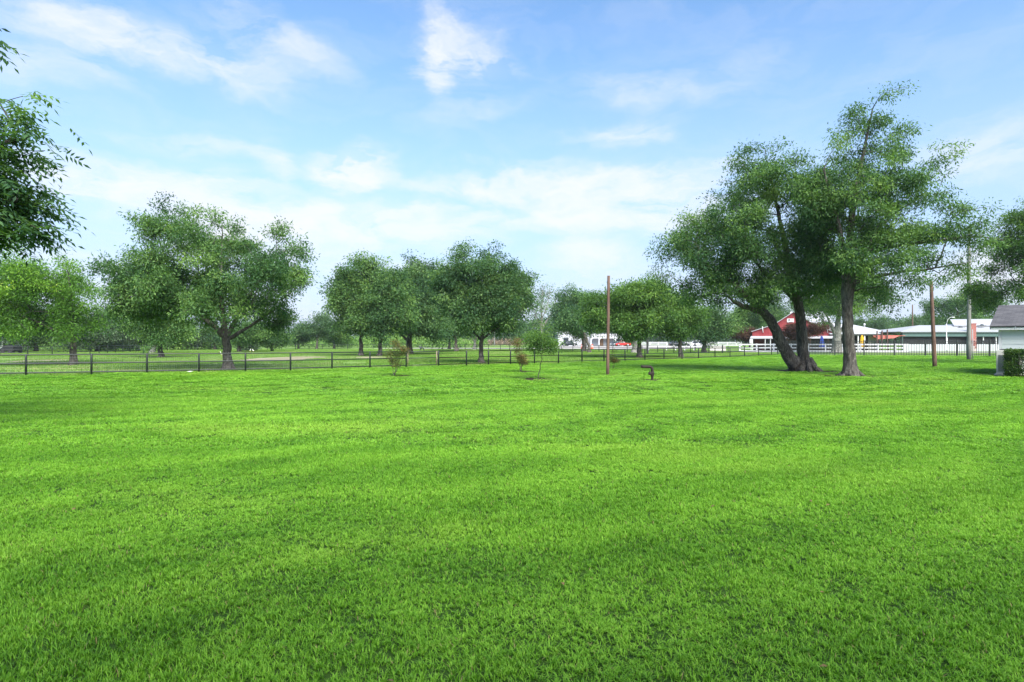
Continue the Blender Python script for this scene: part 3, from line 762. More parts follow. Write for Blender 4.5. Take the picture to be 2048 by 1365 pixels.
n = len(q); hh = np.clip(0.8 + 0.4 * lump(q[:, 0] * .6, q[:, 1] * .5) + rg.normal(size=n) * 0.15, 0.4, 1.6)
scatter('pasture_grass', np.concatenate([q, np.full((n, 1), 0.0)], 1), 13 + rg.integers(0, 3, n), np.stack([np.zeros(n), np.zeros(n), rg.random(n) * 6.283], 1), np.stack([np.ones(n), np.ones(n), hh], 1), 'rougher yellow-green pasture grass beyond the pipe fence')

# ------------------------------------------------------------------ fences
def pipe_fence(name, label, line, posts, hgt, rails, pr, rr, mesh_to=None, group=None, gaps=()):
    root = thing(name, label, 'fence', (line[0][0], line[0][1], 0), group)
    for x, y in posts:
        m = MB(); m.tube([(x, y, -0.1), (x, y, hgt - 0.02), (x, y, hgt)], [pr, pr, pr * 0.8], 8); m.obj('post', M['black_metal'], root, smooth=True)
    segs = []; cur = []
    for p in line:
        cur.append(p)
    segs = [cur] if not gaps else []
    if gaps:
        (ga, gb) = gaps
        a = [p for p in line if p[0] < ga[0]] + [ga]; b = [gb] + [p for p in line if p[0] > gb[0]]
        segs = [a, b]
    for z in rails:
        for s in segs:
            m = MB(); m.tube([(p[0], p[1], z) for p in s], rr, 6); m.obj('rail', M['black_metal'], root, smooth=True)
    if mesh_to:
        m = MB()
        pts = [p for p in along(line, 0.10) if p[0] < mesh_to]
        for p in pts: m.tube([(p[0], p[1] + 0.04, 0.06), (p[0], p[1] + 0.04, hgt - 0.03)], 0.0013, 3, cap=False)
        for z in np.arange(0.1, hgt - 0.05, 0.11):
            m.tube([(p[0], p[1] + 0.04, z) for p in line if p[0] < mesh_to + 1], 0.0013, 3, cap=False)
        m.obj('wire_mesh', M['cable'], root)
    return root
post_px = [52, 183, 294, 398, 491, 581, 664, 740, 812.5, 877, 933, 977, 1021, 1069, 1117, 1164, 1208, 1250, 1290, 1328, 1364, 1397, 1430, 1460, 1489, 1517, 1543]
pp = [at_px(FENCE, px) for px in post_px]
pp = [np.array([-38.2, 23.0]), np.array([-34.2, 24.8]), np.array([-30.2, 26.5]), np.array([-27.0, 28.0])] + pp + [FENCE[-1]]
ga, gb = at_px(FENCE, 813.5), at_px(FENCE, 876)
pipe_fence('pipe_fence', 'long black three-rail pipe fence along the far edge of the lawn', FENCE, pp, 1.07, (0.145, 0.60, 1.03), 0.05, 0.036, mesh_to=-9.2, gaps=(ga, gb))
root = thing('field_gate', 'brown steel gate with two rails in the black pipe fence', 'gate', (ga[0], ga[1], 0))
da, db = ga + (gb - ga) * 0.035, ga + (gb - ga) * 0.955
for e in (da, db):
    m = MB(); m.tube([(e[0], e[1], 0.10), (e[0], e[1], 1.05)], 0.034, 8); m.obj('stile', M['rust_gate'], root, smooth=True)
for z in (0.14, 0.60, 1.02):
    m = MB(); m.tube([(da[0], da[1], z), (db[0], db[1], z)], 0.026, 8); m.obj('rail', M['black_metal'], root, smooth=True)
m = MB(); m.box((gb[0] - .12, gb[1] - .05, 0.80), (gb[0] + .02, gb[1] - .01, 0.88)); m.obj('latch', M['rust'], root)
f2 = along(FENCE2, 2.6)
pipe_fence('pipe_fence', 'farther black pipe fence curving between the pasture trees and the gravel road', FENCE2, f2, 1.1, (0.35, 0.72, 1.06), 0.05, 0.035)

root = thing('iron_fence', 'tall black picket fence between the lawn and the white buildings', 'fence', (IRON[0][0], IRON[0][1], 0))
for p in along(IRON, 3.15):
    m = MB(); m.box((p[0] - .044, p[1] - .044, -0.1), (p[0] + .044, p[1] + .044, 1.86)); m.box((p[0] - .065, p[1] - .065, 1.86), (p[0] + .065, p[1] + .065, 1.89)); m.obj('post', M['black_metal'], root)
mp = MB(); mr_ = MB()
for p in along(IRON, 0.165): mp.box((p[0] - .022, p[1] - .022, 0.07), (p[0] + .022, p[1] + .022, 1.80))
mp.obj('picket_panel', M['black_metal'], root)
for z in (0.2, 1.45, 1.66):
    for a, b in zip(IRON[:-1], IRON[1:]): mr_.tube([(a[0], a[1] + .03, z), (b[0], b[1] + .03, z)], 0.02, 4)
mr_.obj('rail', M['black_metal'], root)

def board_fence(label, line, step, hgt, boards, bw, mat='board_white', pw=0.07):
    root = thing('board_fence', label, 'fence', (line[0][0], line[0][1], 0))
    for p in along(np.array(line), step):
        m = MB(); m.box((p[0] - pw, p[1] - pw, -0.1), (p[0] + pw, p[1] + pw, hgt + 0.02)); m.obj('post', M[mat], root)
    for z in boards:
        m = MB()
        for a, b in zip(line[:-1], line[1:]):
            m.prism([(a[0], a[1] - pw - .03), (b[0], b[1] - pw - .03), (b[0], b[1] - pw - .005), (a[0], a[1] - pw - .005)], 'z', z - bw, z + bw)
        m.obj('rail', M[mat], root)
    return root
board_fence('white three-board fence in front of the red barn', [(37.0, 97.5), (50, 95.6), (62.4, 94.4)], 2.62, 1.30, (1.18, 0.66, 0.16), 0.10, pw=0.1)
board_fence('far white board fence behind the parked black and white cars', [(48, 222), (60, 219), (82, 214)], 3.0, 1.45, (1.3, 0.75, 0.25), 0.12, pw=0.09)
board_fence('low white single-rail fence beside the gravel drive', [(24.5, 107.5), (34.0, 105.2)], 1.55, 0.88, (0.8,), 0.06, pw=0.05)
root = thing('low_wall', 'low white wall segment between the dark posts near the drive', 'wall', (34.2, 104, 0))
m = MB(); m.box((34.3, 103.8, 0), (37.0, 104.05, 0.86)); m.obj('wall', M['concrete'], root, bevel=0.02)
m = MB(); m.box((34.26, 103.74, 0.86), (37.04, 104.11, 0.93)); m.obj('coping', M['white'], root)

# ------------------------------------------------------------------ moist air
def haze(density):
    m = bpy.data.materials.new('moist_air'); m.use_nodes = True; nt = m.node_tree
    nt.nodes.remove(nt.nodes['Principled BSDF'])
    v = N(nt, 'ShaderNodeVolumePrincipled'); v.inputs['Color'].default_value = (0.86, 0.93, 1.0, 1); v.inputs['Density'].default_value = density; v.inputs['Anisotropy'].default_value = 0.1
    nt.links.new(v.outputs[0], nt.nodes['Material Output'].inputs['Volume'])
    mb = MB(); mb.box((-575, -75, -1.0), (575, 575, 24.0))
    o = mb.obj('haze', m); o['kind'] = 'stuff'
HAZE = 0.00018
if HAZE: haze(HAZE)

rl = np.random.default_rng(21); lv = []
for k in range(55):
    y = rl.uniform(2.6, 14); x = rl.uniform(-.9, .9) * y; a = rl.random() * 6.28; s = rl.uniform(.015, .032); z = rl.uniform(.028, .04)
    c = np.array([x, y, z]); u = np.array([math.cos(a), math.sin(a), rl.uniform(-.3, .3)]) * s; w = np.array([-math.sin(a), math.cos(a), rl.uniform(-.4, .4)]) * s * .42
    lv += [c - u, c + w + [0, 0, s * .25], c + u, c - w + [0, 0, s * .25]]
M['dead_leaf'] = paint('dead_leaf_brown', (0.15, 0.10, 0.04), 0.9, 0, 0.5, 9)
me = np_mesh('fallen_leaves', np.array(lv), 4, M['dead_leaf']); o = bpy.data.objects.new('fallen_leaves', me); COL.objects.link(o); tag(o, 'a few dry brown leaves fallen on the lawn', 'leaves', kind='stuff')
# ------------------------------------------------------------------ trees
# overhanging pecan at the left edge: its trunk stands just outside the frame
tree('large pecan whose dark drooping branches hang in from the left edge, nearest of all trees', (-330, 868),
     [[(-330, 868, 0, .36), (-320, 640, 0, .30), (-290, 420, .2, .24), (-260, 200, .3, .15), (-220, 40, .3, .07)],
      [(-310, 560, 0, .2), (-200, 480, -.2, .14), (-80, 420, -.2, .08), (40, 400, 0, .03)],
      [(-290, 420, 0, .18), (-180, 330, .2, .12), (-60, 290, .2, .06), (40, 270, .2, .02)]],
     [(-6, 232, 24, 28, 1.1), (14, 272, 34, 14, 1.0), (-14, 196, 14, 14, .6), (-22, 318, 50, 34, 1.3), (12, 292, 26, 22, 1.0), (-8, 385, 56, 44, 1.8), (38, 424, 34, 18, 1.4), (-6, 440, 50, 30, 1.6), (54, 436, 26, 12, .9), (-36, -4, 22, 24, .6), (-20, 470, 24, 12, .8), (-60, 340, 60, 60),
      (-330, 190, 120, 90, .3), (-220, 390, 100, 70, .3), (-300, 40, 100, 60, .3), (-470, 120, 130, 120, .3), (-100, 440, 50, 26, .7)], 330, 'leaf_near', bark='bark',
     L=0.15, W=0.05, nper=9, clump=0.32, D=1.3, compound=4, seed=1, tk=1.0, tip=0.008, rep=3, dist=11.0)

tree('yellow-green tree with a pale lit trunk behind the fence at far left', (147, 731),
     [[(147, 731, 0, .27), (147, 700, 0, .23), (145, 660, 0, .2), (140, 600, 0, .15), (136, 545, 0, .06)], [(146, 680, 0, .14), (110, 655, -.5, .1), (60, 630, -1, .06), (0, 600, -1, .03)], [(145, 650, 0, .12), (120, 600, .5, .08), (70, 560, .6, .04)]],
     [(60, 560, 65, 45), (130, 565, 48, 55, 1.3), (100, 525, 50, 32), (150, 610, 36, 50, 1.3), (65, 615, 70, 45), (-20, 560, 60, 65), (158, 465, 26, 28, .35), (140, 500, 30, 18, .5), (172, 575, 16, 40), (95, 655, 60, 22), (10, 505, 45, 28), (10, 620, 60, 50), (165, 655, 22, 22), (120, 450, 20, 16, .3)],
     620, 'leaf_yellow', L=0.24, W=0.10, nper=62, clump=0.55, seed=2, tk=.85)
tree('dark olive-grey oak at the far left over a low black trailer', (20, 704),
     [[(20, 704, 0, .4), (22, 680, 0, .34), (25, 655, 0, .2)]], [(30, 640, 55, 42), (10, 660, 50, 35), (50, 668, 30, 26), (-40, 640, 60, 50), (30, 610, 60, 30)], 330, 'leaf_oak', name='oak_tree', bark='bark_dark', L=0.4, W=0.2, nper=46, clump=1.1, seed=3, maxr=.4)
tree('dark tree with a thick trunk half hidden behind the yellow-green tree', (72, 703.6),
     [[(72, 703.6, 0, .42), (73, 685, 0, .36), (75, 660, 0, .2)]], [(80, 655, 34, 30), (105, 668, 30, 20), (60, 672, 26, 18), (90, 630, 40, 30)], 240, 'leaf_deep', name='oak_tree', bark='bark_dark', L=0.4, W=0.2, nper=44, clump=1.1, seed=4, maxr=.4)
tree('spreading dark live oak with near-level lower limbs behind the yellow-green tree', (196, 704),
     [[(196, 704, 0, .5), (195, 692, 0, .45), (192, 675, 0, .3)], [(195, 690, 0, .25), (170, 686, -.5, .18), (140, 684, -1, .08)], [(195, 690, 0, .2), (225, 686, 0, .12), (245, 680, 0, .06)]],
     [(180, 655, 45, 34), (222, 656, 40, 32), (155, 674, 36, 15), (215, 680, 34, 13), (195, 632, 34, 18), (240, 672, 20, 20), (172, 690, 24, 7, .6)], 420, 'leaf_oak', name='oak_tree', bark='bark_dark', L=0.4, W=0.19, nper=52, clump=0.95, seed=5, maxr=.4)
tree('dark rounded oak standing between the live oak and the leaning grey trunk', (276, 702.5),
     [[(276, 702.5, 0, .4), (275, 688, 0, .34), (274, 672, 0, .2)]], [(275, 662, 32, 26), (262, 674, 20, 16), (290, 672, 20, 16)], 210, 'leaf_oak', name='oak_tree', bark='bark_dark', L=0.42, W=0.2, nper=46, clump=0.95, seed=6)
tree('largest pecan in the pasture, spreading crown over the left stretch of the black pipe fence', (457, 739.5),
     [[(457, 739.5, 0, .31), (455, 715, 0, .27), (453, 690, 0, .25), (451, 672, 0, .24), (446, 640, 0, .16), (440, 590, .3, .11), (436, 520, .4, .06), (440, 455, .3, .03)],
      [(452, 678, 0, .2), (438, 655, -.4, .15), (410, 632, -.6, .12), (370, 605, -.8, .09), (320, 580, -.8, .06), (270, 560, -.8, .03)],
      [(452, 674, 0, .2), (464, 650, .2, .15), (480, 610, .5, .12), (510, 560, .6, .09), (545, 510, .6, .05)],
      [(455, 680, 0, .16), (478, 660, .6, .12), (515, 635, .8, .09), (560, 605, 1, .05)],
      [(446, 640, 0, .12), (420, 590, 1.0, .09), (385, 520, 1.4, .06), (360, 450, 1.2, .03)]],
     [(352, 424, 28, 16, .8), (310, 446, 28, 14, .7), (378, 438, 42, 24), (457, 443, 42, 24), (547, 464, 42, 22, .9), (588, 505, 28, 26, .9), (283, 508, 46, 30), (229, 521, 18, 13, .5), (388, 496, 52, 34), (470, 498, 52, 36, .8), (547, 528, 50, 36), (594, 560, 24, 24, .8), (270, 566, 42, 30),
      (335, 556, 52, 38), (415, 568, 50, 38, 1.2), (500, 568, 50, 38), (252, 606, 34, 20), (322, 598, 48, 22), (452, 604, 42, 24, 1.3), (528, 616, 38, 22), (303, 626, 42, 16), (580, 598, 22, 10, .6), (392, 612, 30, 14), (505, 640, 40, 12), (350, 640, 34, 12, .7)],
     1150, 'leaf_pecan', L=0.23, W=0.085, nper=66, clump=0.46, seed=7, flare_r=.26, tk=.88)
tree('slim pecan with hanging leaves below the left side of the largest pecan', (322, 715.8),
     [[(322, 715.8, 0, .36), (321, 700, 0, .31), (318, 680, 0, .26), (314, 650, 0, .16), (316, 615, 0, .08)]], [(308, 642, 40, 26), (340, 648, 26, 20), (318, 664, 34, 15), (296, 620, 34, 22), (335, 618, 28, 22), (330, 680, 12, 9, .5)], 340, 'leaf_pecan', L=0.34, W=0.13, nper=48, clump=0.75, seed=8)
tree('leaning grey-trunked tree just left of the slim hanging pecan', (303, 706.5), [[(303, 706.5, 0, .5), (309, 694, 0, .42), (313, 680, 0, .36), (318, 655, 0, .2)]], [(322, 645, 34, 24), (345, 658, 20, 16), (300, 655, 22, 18)], 200, 'leaf_fresh', bark='bark_grey', L=0.4, W=0.17, nper=40, clump=.9, seed=9)
tree('small round dark tree alone before the pale scrub, left of the largest pecan', (372, 700.4), [[(372, 700.4, 0, .36), (372, 692, 0, .3), (372, 682, 0, .2)], [(372, 690, 0, .2), (360, 680, 0, .12), (352, 672, 0, .06)]], [(372, 673, 26, 12), (356, 680, 14, 8), (388, 678, 14, 9), (368, 656, 22, 16, .7)], 190, 'leaf_oak', name='oak_tree', bark='bark_dark', L=0.45, W=0.2, nper=46, clump=.95, seed=10)
tree('ragged tree close behind the left of the largest pecan trunk', (430, 700), [[(430, 700, 0, .4), (428, 685, 0, .3), (424, 660, 0, .15)]], [(425, 660, 22, 20), (440, 672, 16, 14), (412, 680, 18, 8, .7)], 150, 'leaf_deep', L=0.42, W=0.18, nper=40, clump=.9, seed=11)
tree('low spreading tree just right of the largest pecan trunk', (479, 704.6), [[(479, 704.6, 0, .4), (478, 692, 0, .33), (477, 682, 0, .24)], [(478, 688, 0, .2), (494, 676, 0, .14), (510, 664, 0, .06)]], [(486, 666, 28, 16), (512, 662, 24, 18), (470, 672, 18, 12), (500, 650, 24, 12)], 270, 'leaf_pecan', L=0.38, W=0.16, nper=46, clump=.8, seed=12)
tree('dark round shrub under the low spreading tree', (495, 702), [[(495, 702, 0, .2), (495, 695, 0, .1)]], [(495, 692, 13, 9)], 60, 'leaf_oak', name='shrub', bark='bark_dark', L=0.4, W=0.18, nper=46, clump=.7, seed=13, cat='shrub')
tree('small tidy tree with a short trunk between the largest pecan and the middle grove', (543.5, 703.3), [[(543.5, 703.3, 0, .3), (543, 692, 0, .26), (543, 683, 0, .16)]], [(545, 662, 24, 14), (530, 670, 14, 12), (560, 672, 16, 12), (546, 678, 16, 7)], 220, 'leaf_pecan', L=0.4, W=0.16, nper=46, clump=.8, seed=14)
tree('thin-crowned tall tree left of the middle grove, against the sky', (634, 698.6), [[(634, 698.6, 0, .36), (634, 688, 0, .3), (638, 670, 0, .2), (646, 630, 0, .1)]], [(644, 634, 17, 14, .8), (652, 652, 16, 16), (622, 660, 16, 12), (640, 664, 20, 12), (612, 652, 12, 12, .7)], 210, 'leaf_far', L=0.48, W=0.19, nper=38, clump=1.0, seed=15)
tree('pale-green loose tree behind the fence, left of the thin-crowned tree', (597, 698), [[(597, 698, 0, .3), (597, 688, 0, .25), (598, 672, 0, .15)]], [(598, 662, 17, 15), (588, 676, 14, 10), (606, 674, 12, 9)], 150, 'leaf_far', L=0.5, W=0.2, nper=38, clump=1.0, seed=16)
tree('bushy lighter tree between the thin-crowned tree and the middle grove', (668, 697.8), [[(668, 697.8, 0, .35), (668, 686, 0, .28), (670, 674, 0, .15)]], [(672, 668, 22, 16), (686, 678, 14, 12), (660, 674, 14, 12), (678, 655, 14, 10)], 190, 'leaf_fresh', L=0.5, W=0.2, nper=38, clump=1.0, seed=17)

MG = 'pecans of the middle grove'
tree('leftmost pecan of the middle grove, tall full crown', (722, 712.5), [[(722, 712.5, 0, .38), (722, 697, 0, .33), (723, 680, 0, .28), (723, 640, 0, .18), (722, 580, 0, .1), (724, 530, 0, .04)]],
     [(722, 526, 34, 20, .8), (690, 541, 18, 17, .7), (700, 573, 32, 28), (734, 568, 42, 36), (690, 614, 26, 24), (722, 618, 42, 34), (722, 652, 35, 18), (686, 590, 16, 16), (700, 645, 24, 16), (745, 530, 20, 14, .6)], 600, 'leaf_pecan', L=0.38, W=0.15, nper=54, clump=0.72, seed=18, group=MG)
tree('second pecan of the middle grove with a straight trunk behind the reddish shrub', (759, 713), [[(759, 713, 0, .36), (760, 697, 0, .32), (761, 680, 0, .28), (764, 640, 0, .18), (766, 580, 0, .08)]],
     [(772, 528, 22, 16, .7), (771, 564, 42, 32), (802, 575, 27, 28), (769, 608, 44, 36), (780, 640, 44, 26), (800, 620, 32, 28), (760, 655, 26, 14), (790, 545, 20, 16, .7)], 540, 'leaf_pecan', L=0.38, W=0.15, nper=54, clump=0.74, seed=19, group=MG)
tree('dark-trunked pecan of the middle grove right behind the brown steel gate', (819, 709), [[(819, 709, 0, .62), (818, 694, 0, .55), (817, 680, 0, .5), (824, 650, 0, .3), (835, 600, 0, .15), (838, 550, 0, .06)], [(817, 684, 0, .3), (803, 668, 0, .2), (790, 655, 0, .1)]],
     [(803, 522, 19, 11, .6), (834, 528, 30, 16, .8), (828, 552, 33, 22), (862, 552, 22, 30), (850, 588, 34, 28), (852, 616, 40, 32), (842, 645, 44, 22), (875, 652, 40, 16), (806, 640, 26, 22)], 580, 'leaf_deep', L=0.42, W=0.17, nper=54, clump=0.85, seed=20, group=MG)
tree('broad full-crowned pecan standing just behind the pipe fence right of the gate', (963, 727), [[(963, 727, 0, .27), (962, 705, 0, .24), (963, 685, 0, .23), (966, 660, 0, .18), (972, 600, 0, .12), (975, 540, 0, .06)], [(963, 680, 0, .14), (990, 660, -.4, .1), (1020, 640, -.6, .06), (1045, 620, -.6, .03)], [(963, 682, 0, .14), (945, 662, .3, .1), (915, 635, .5, .06)], [(966, 650, 0, .1), (940, 590, .4, .07), (915, 530, .4, .03)]],
     [(893, 520, 24, 20, .8), (933, 508, 32, 18), (968, 503, 32, 12), (980, 526, 42, 22), (1020, 516, 24, 18, .9), (1027, 540, 28, 22), (888, 548, 36, 26), (933, 549, 42, 28, .8), (1056, 556, 18, 18, .6), (980, 564, 46, 26, .7), (909, 582, 42, 32), (956, 594, 48, 32), (1013, 584, 46, 32), (1046, 598, 22, 24, .8), (921, 618, 42, 26), (980, 622, 48, 28), (1025, 628, 28, 26), (1036, 652, 20, 14, .6), (945, 644, 34, 17), (990, 646, 34, 12)],
     950, 'leaf_deep', L=0.27, W=0.105, nper=62, clump=0.5, seed=21, flare_r=.2)
tree('dark pecan with a straight trunk left of the broad pecan, by the far fence', (913, 702.4), [[(913, 702.4, 0, .45), (912, 690, 0, .36), (911, 676, 0, .3), (908, 650, 0, .15)]], [(906, 658, 30, 18), (890, 648, 22, 16), (920, 645, 24, 20)], 220, 'leaf_deep', L=0.46, W=0.18, nper=42, clump=.95, seed=22)
tree('thin dark tree touching the left of the straight-trunked dark pecan', (899, 699.2), [[(899, 699.2, 0, .4), (899, 688, 0, .33), (898, 672, 0, .2)]], [(896, 662, 24, 14), (884, 655, 18, 14)], 130, 'leaf_deep', L=0.5, W=0.2, nper=40, clump=1.0, seed=23)
tree('grey forked trunk seen left beside the broad pecan trunk, by the far fence', (948, 700), [[(948, 700, 0, .4), (949, 688, 0, .33), (954, 672, 0, .22)], [(949, 688, 0, .2), (944, 672, 0, .1)]], [(952, 660, 24, 14), (940, 650, 20, 12)], 110, 'leaf_pecan', bark='bark_grey', L=0.5, W=0.2, nper=36, clump=1.0, seed=24)
tree('sparse tree with bare pale upper limbs behind the young sapling', (1084, 701), [[(1084, 701, 0, .45), (1083, 675, 0, .38), (1082, 655, 0, .32), (1083, 620, 0, .16), (1086, 575, 0, .05)], [(1083, 660, 0, .28), (1092, 645, 0, .2), (1104, 625, 0, .12), (1112, 600, 0, .05)], [(1082, 655, 0, .2), (1073, 635, 0, .13), (1066, 610, 0, .05)], [(1084, 640, 0, .14), (1096, 605, 0, .08), (1100, 580, 0, .04)]],
     [(1085, 598, 28, 26, .6), (1072, 640, 18, 20), (1105, 598, 16, 20, .6), (1068, 610, 14, 18), (1090, 575, 20, 10, .5)], 150, 'leaf_pecan', bark='bark_grey', L=0.4, W=0.16, nper=15, clump=.9, seed=25, rep=3, tip=.03)
tree('dense dark pecan with a thick trunk in front of the white open-porch building', (1169, 703.4), [[(1169, 703.4, 0, .6), (1169, 690, 0, .52), (1166, 675, 0, .42), (1160, 650, 0, .25), (1155, 610, 0, .12)]],
     [(1128, 585, 18, 14, .8), (1152, 580, 27, 14), (1174, 584, 20, 16), (1137, 612, 28, 24), (1166, 614, 32, 28), (1122, 640, 17, 15), (1146, 646, 30, 20), (1178, 646, 22, 20), (1160, 664, 16, 8)], 470, 'leaf_deep', L=0.44, W=0.17, nper=52, clump=.9, seed=26)
tree('leaning slim brown trunk crossing in front of the white open-porch building', (1179, 705.4), [[(1179, 705.4, 0, .36), (1178, 694, 0, .32), (1174, 680, 0, .28), (1166, 664, 0, .24), (1158, 645, 0, .14)]], [(1160, 640, 26, 20), (1145, 632, 20, 18)], 130, 'leaf_deep', bark='bark', L=0.44, W=0.18, nper=46, clump=.9, seed=27)
tree('big bright-green pecan with a rough trunk right behind the brown pole', (1279.5, 716), [[(1279.5, 716, 0, .36), (1279, 700, 0, .32), (1279, 682, 0, .28), (1280, 655, 0, .2), (1278, 610, 0, .12), (1280, 565, 0, .05)]],
     [(1188, 612, 22, 28), (1200, 642, 26, 20), (1226, 584, 26, 22), (1254, 580, 32, 24), (1284, 574, 36, 22), (1312, 583, 32, 24), (1234, 610, 34, 28), (1273, 609, 38, 28), (1312, 614, 38, 28), (1225, 640, 34, 18), (1270, 642, 34, 22), (1293, 634, 34, 26), (1278, 662, 24, 14)], 720, 'leaf_fresh', L=0.36, W=0.14, nper=54, clump=.68, seed=28, flare_r=.26)
tree('thick grey-trunked tree directly left of the big bright-green pecan trunk', (1270, 706), [[(1270, 706, 0, .62), (1269, 690, 0, .56), (1268, 676, 0, .55), (1266, 655, 0, .3)]], [(1262, 648, 26, 18), (1250, 660, 14, 10), (1272, 668, 12, 8)], 140, 'leaf_pecan', bark='bark_grey', L=0.42, W=0.17, nper=44, clump=.85, seed=29)
tree('medium green pecan overlapping the right side of the big bright-green pecan', (1361.5, 715), [[(1361.5, 715, 0, .34), (1361, 700, 0, .3), (1360, 682, 0, .26), (1357, 650, 0, .16), (1356, 610, 0, .07)]],
     [(1333, 610, 26, 23), (1352, 622, 33, 28), (1378, 626, 20, 32), (1342, 644, 26, 17), (1371, 648, 26, 18), (1360, 600, 24, 14, .8), (1358, 664, 18, 8)], 420, 'leaf_fresh', L=0.36, W=0.14, nper=52, clump=.7, seed=30)
tree('dark tree with a bare short trunk left of the burgundy myrtle', (1408.5, 706.2), [[(1408.5, 706.2, 0, .5), (1408, 690, 0, .42), (1409, 676, 0, .36), (1414, 655, 0, .2)], [(1409, 676, 0, .25), (1428, 662, 0, .12), (1440, 652, 0, .06)]],
     [(1418, 640, 30, 26), (1402, 656, 20, 16), (1438, 652, 20, 18), (1424, 612, 26, 20), (1412, 666, 16, 8)], 330, 'leaf_deep', L=0.42, W=0.17, nper=46, clump=.9, seed=31)

tree('old leaning pecan with two dark forked trunks rising from one broad base', (1603, 743),
     [[(1612, 743, 0, .40), (1607, 715, 0, .34), (1604, 670, 0, .31), (1600, 630, 0, .29), (1594, 598, 0, .27), (1588, 560, .2, .2), (1578, 500, .3, .15), (1560, 420, .3, .1), (1540, 330, .2, .05)],
      [(1604, 738, 0, .46), (1582, 722, 0, .38), (1562, 690, -.1, .34), (1548, 660, -.2, .30), (1534, 636, -.3, .27), (1512, 617, -.4, .24), (1488, 596, -.5, .18), (1460, 570, -.6, .12), (1400, 530, -.6, .06)],
      [(1520, 624, -.4, .2), (1495, 618, -.5, .17), (1468, 611, -.6, .13), (1440, 590, -.7, .06)],
      [(1594, 602, 0, .22), (1576, 580, .2, .17), (1556, 568, .3, .14), (1530, 540, .4, .09), (1490, 490, .4, .05)],
      [(1590, 570, 0, .16), (1620, 520, .6, .12), (1640, 450, .8, .07)]],
     [(1530, 266, 24, 14, .7), (1521, 304, 38, 24), (1556, 290, 22, 20), (1488, 320, 22, 14), (1462, 362, 18, 10, .8), (1504, 350, 42, 26), (1574, 330, 38, 30), (1400, 400, 34, 18, .9), (1365, 434, 30, 18, .9), (1429, 434, 42, 30), (1495, 408, 46, 36), (1565, 384, 46, 36), (1326, 462, 26, 18, .8), (1336, 512, 38, 22, .9),
      (1398, 496, 42, 34, .85), (1469, 478, 46, 38), (1539, 462, 46, 38), (1330, 546, 30, 15, .8), (1389, 548, 32, 20), (1451, 536, 42, 28), (1512, 536, 42, 32), (1574, 514, 42, 34), (1418, 576, 28, 11), (1486, 577, 36, 14), (1548, 566, 34, 16), (1612, 450, 42, 36), (1612, 536, 34, 24), (1375, 590, 26, 13, .8), (1450, 598, 28, 16, .9), (1520, 588, 34, 16, .9), (1640, 575, 34, 18, .9), (1580, 575, 26, 12, .8)],
     1080, 'leaf_pecan', bark='bark_dark', L=0.21, W=0.075, nper=66, clump=0.46, seed=32, flare_r=.46, D=3.8, tk=.9, maxr=.22)
tree('tallest pecan, straight grey-brown trunk on the lawn right of the forked pecan', (1702, 752.5),
     [[(1702, 752.5, 0, .32), (1700, 725, 0, .27), (1697, 680, 0, .25), (1694, 620, 0, .235), (1692, 560, 0, .21), (1698, 490, 0, .16), (1712, 400, .2, .13), (1735, 300, .3, .07), (1752, 215, .3, .03)],
      [(1696, 640, 0, .16), (1708, 590, .3, .13), (1724, 540, .5, .11), (1756, 480, .8, .08), (1810, 420, 1, .05), (1860, 390, 1, .03)],
      [(1692, 545, 0, .15), (1672, 480, -.5, .11), (1648, 410, -.8, .07), (1630, 350, -.8, .04)],
      [(1694, 520, 0, .13), (1750, 500, -.8, .09), (1830, 490, -1.2, .06), (1920, 480, -1.2, .035), (1965, 490, -1.2, .02)],
      [(1698, 570, 0, .1), (1760, 550, -.2, .07), (1850, 540, -.3, .045), (1940, 525, -.3, .02)]],
     [(1759, 197, 26, 11, .8), (1723, 215, 26, 13, .8), (1701, 245, 36, 18), (1756, 240, 24, 17, .8), (1830, 217, 26, 12, .9), (1856, 230, 18, 13, .8), (1851, 268, 18, 13, .7), (1811, 262, 22, 14, .7), (1748, 287, 40, 22, .8), (1803, 302, 28, 16, .6), (1662, 294, 36, 21), (1680, 336, 46, 30), (1745, 344, 40, 24, .7), (1864, 337, 24, 8, .8), (1815, 350, 18, 10, .3), (1636, 346, 36, 30), (1614, 382, 40, 30),
      (1688, 398, 46, 30), (1756, 398, 46, 28, .8), (1820, 406, 34, 18, .6), (1875, 398, 24, 12, .8), (1636, 442, 40, 30), (1700, 460, 46, 32), (1767, 450, 46, 30), (1833, 442, 34, 18, .7), (1899, 424, 28, 12, .8), (1880, 458, 34, 14), (1945, 458, 20, 8, .8), (1966, 484, 16, 7, .5), (1657, 504, 36, 26), (1723, 512, 40, 26), (1789, 512, 36, 20), (1855, 510, 36, 14), (1921, 532, 32, 9), (1955, 518, 22, 7, .6), (1680, 528, 26, 26, 1.2),
      (1789, 554, 30, 11), (1855, 576, 30, 9, .8), (1921, 570, 24, 8, .6), (1776, 590, 20, 10, .8), (1745, 612, 18, 9, .8), (1905, 480, 26, 10, .6), (1740, 570, 24, 14)],
     1000, 'leaf_pecan', bark='bark', L=0.21, W=0.066, nper=60, clump=0.40, seed=33, flare_r=.30, D=3.4, droop=0.6, tk=1.0, maxr=.2)
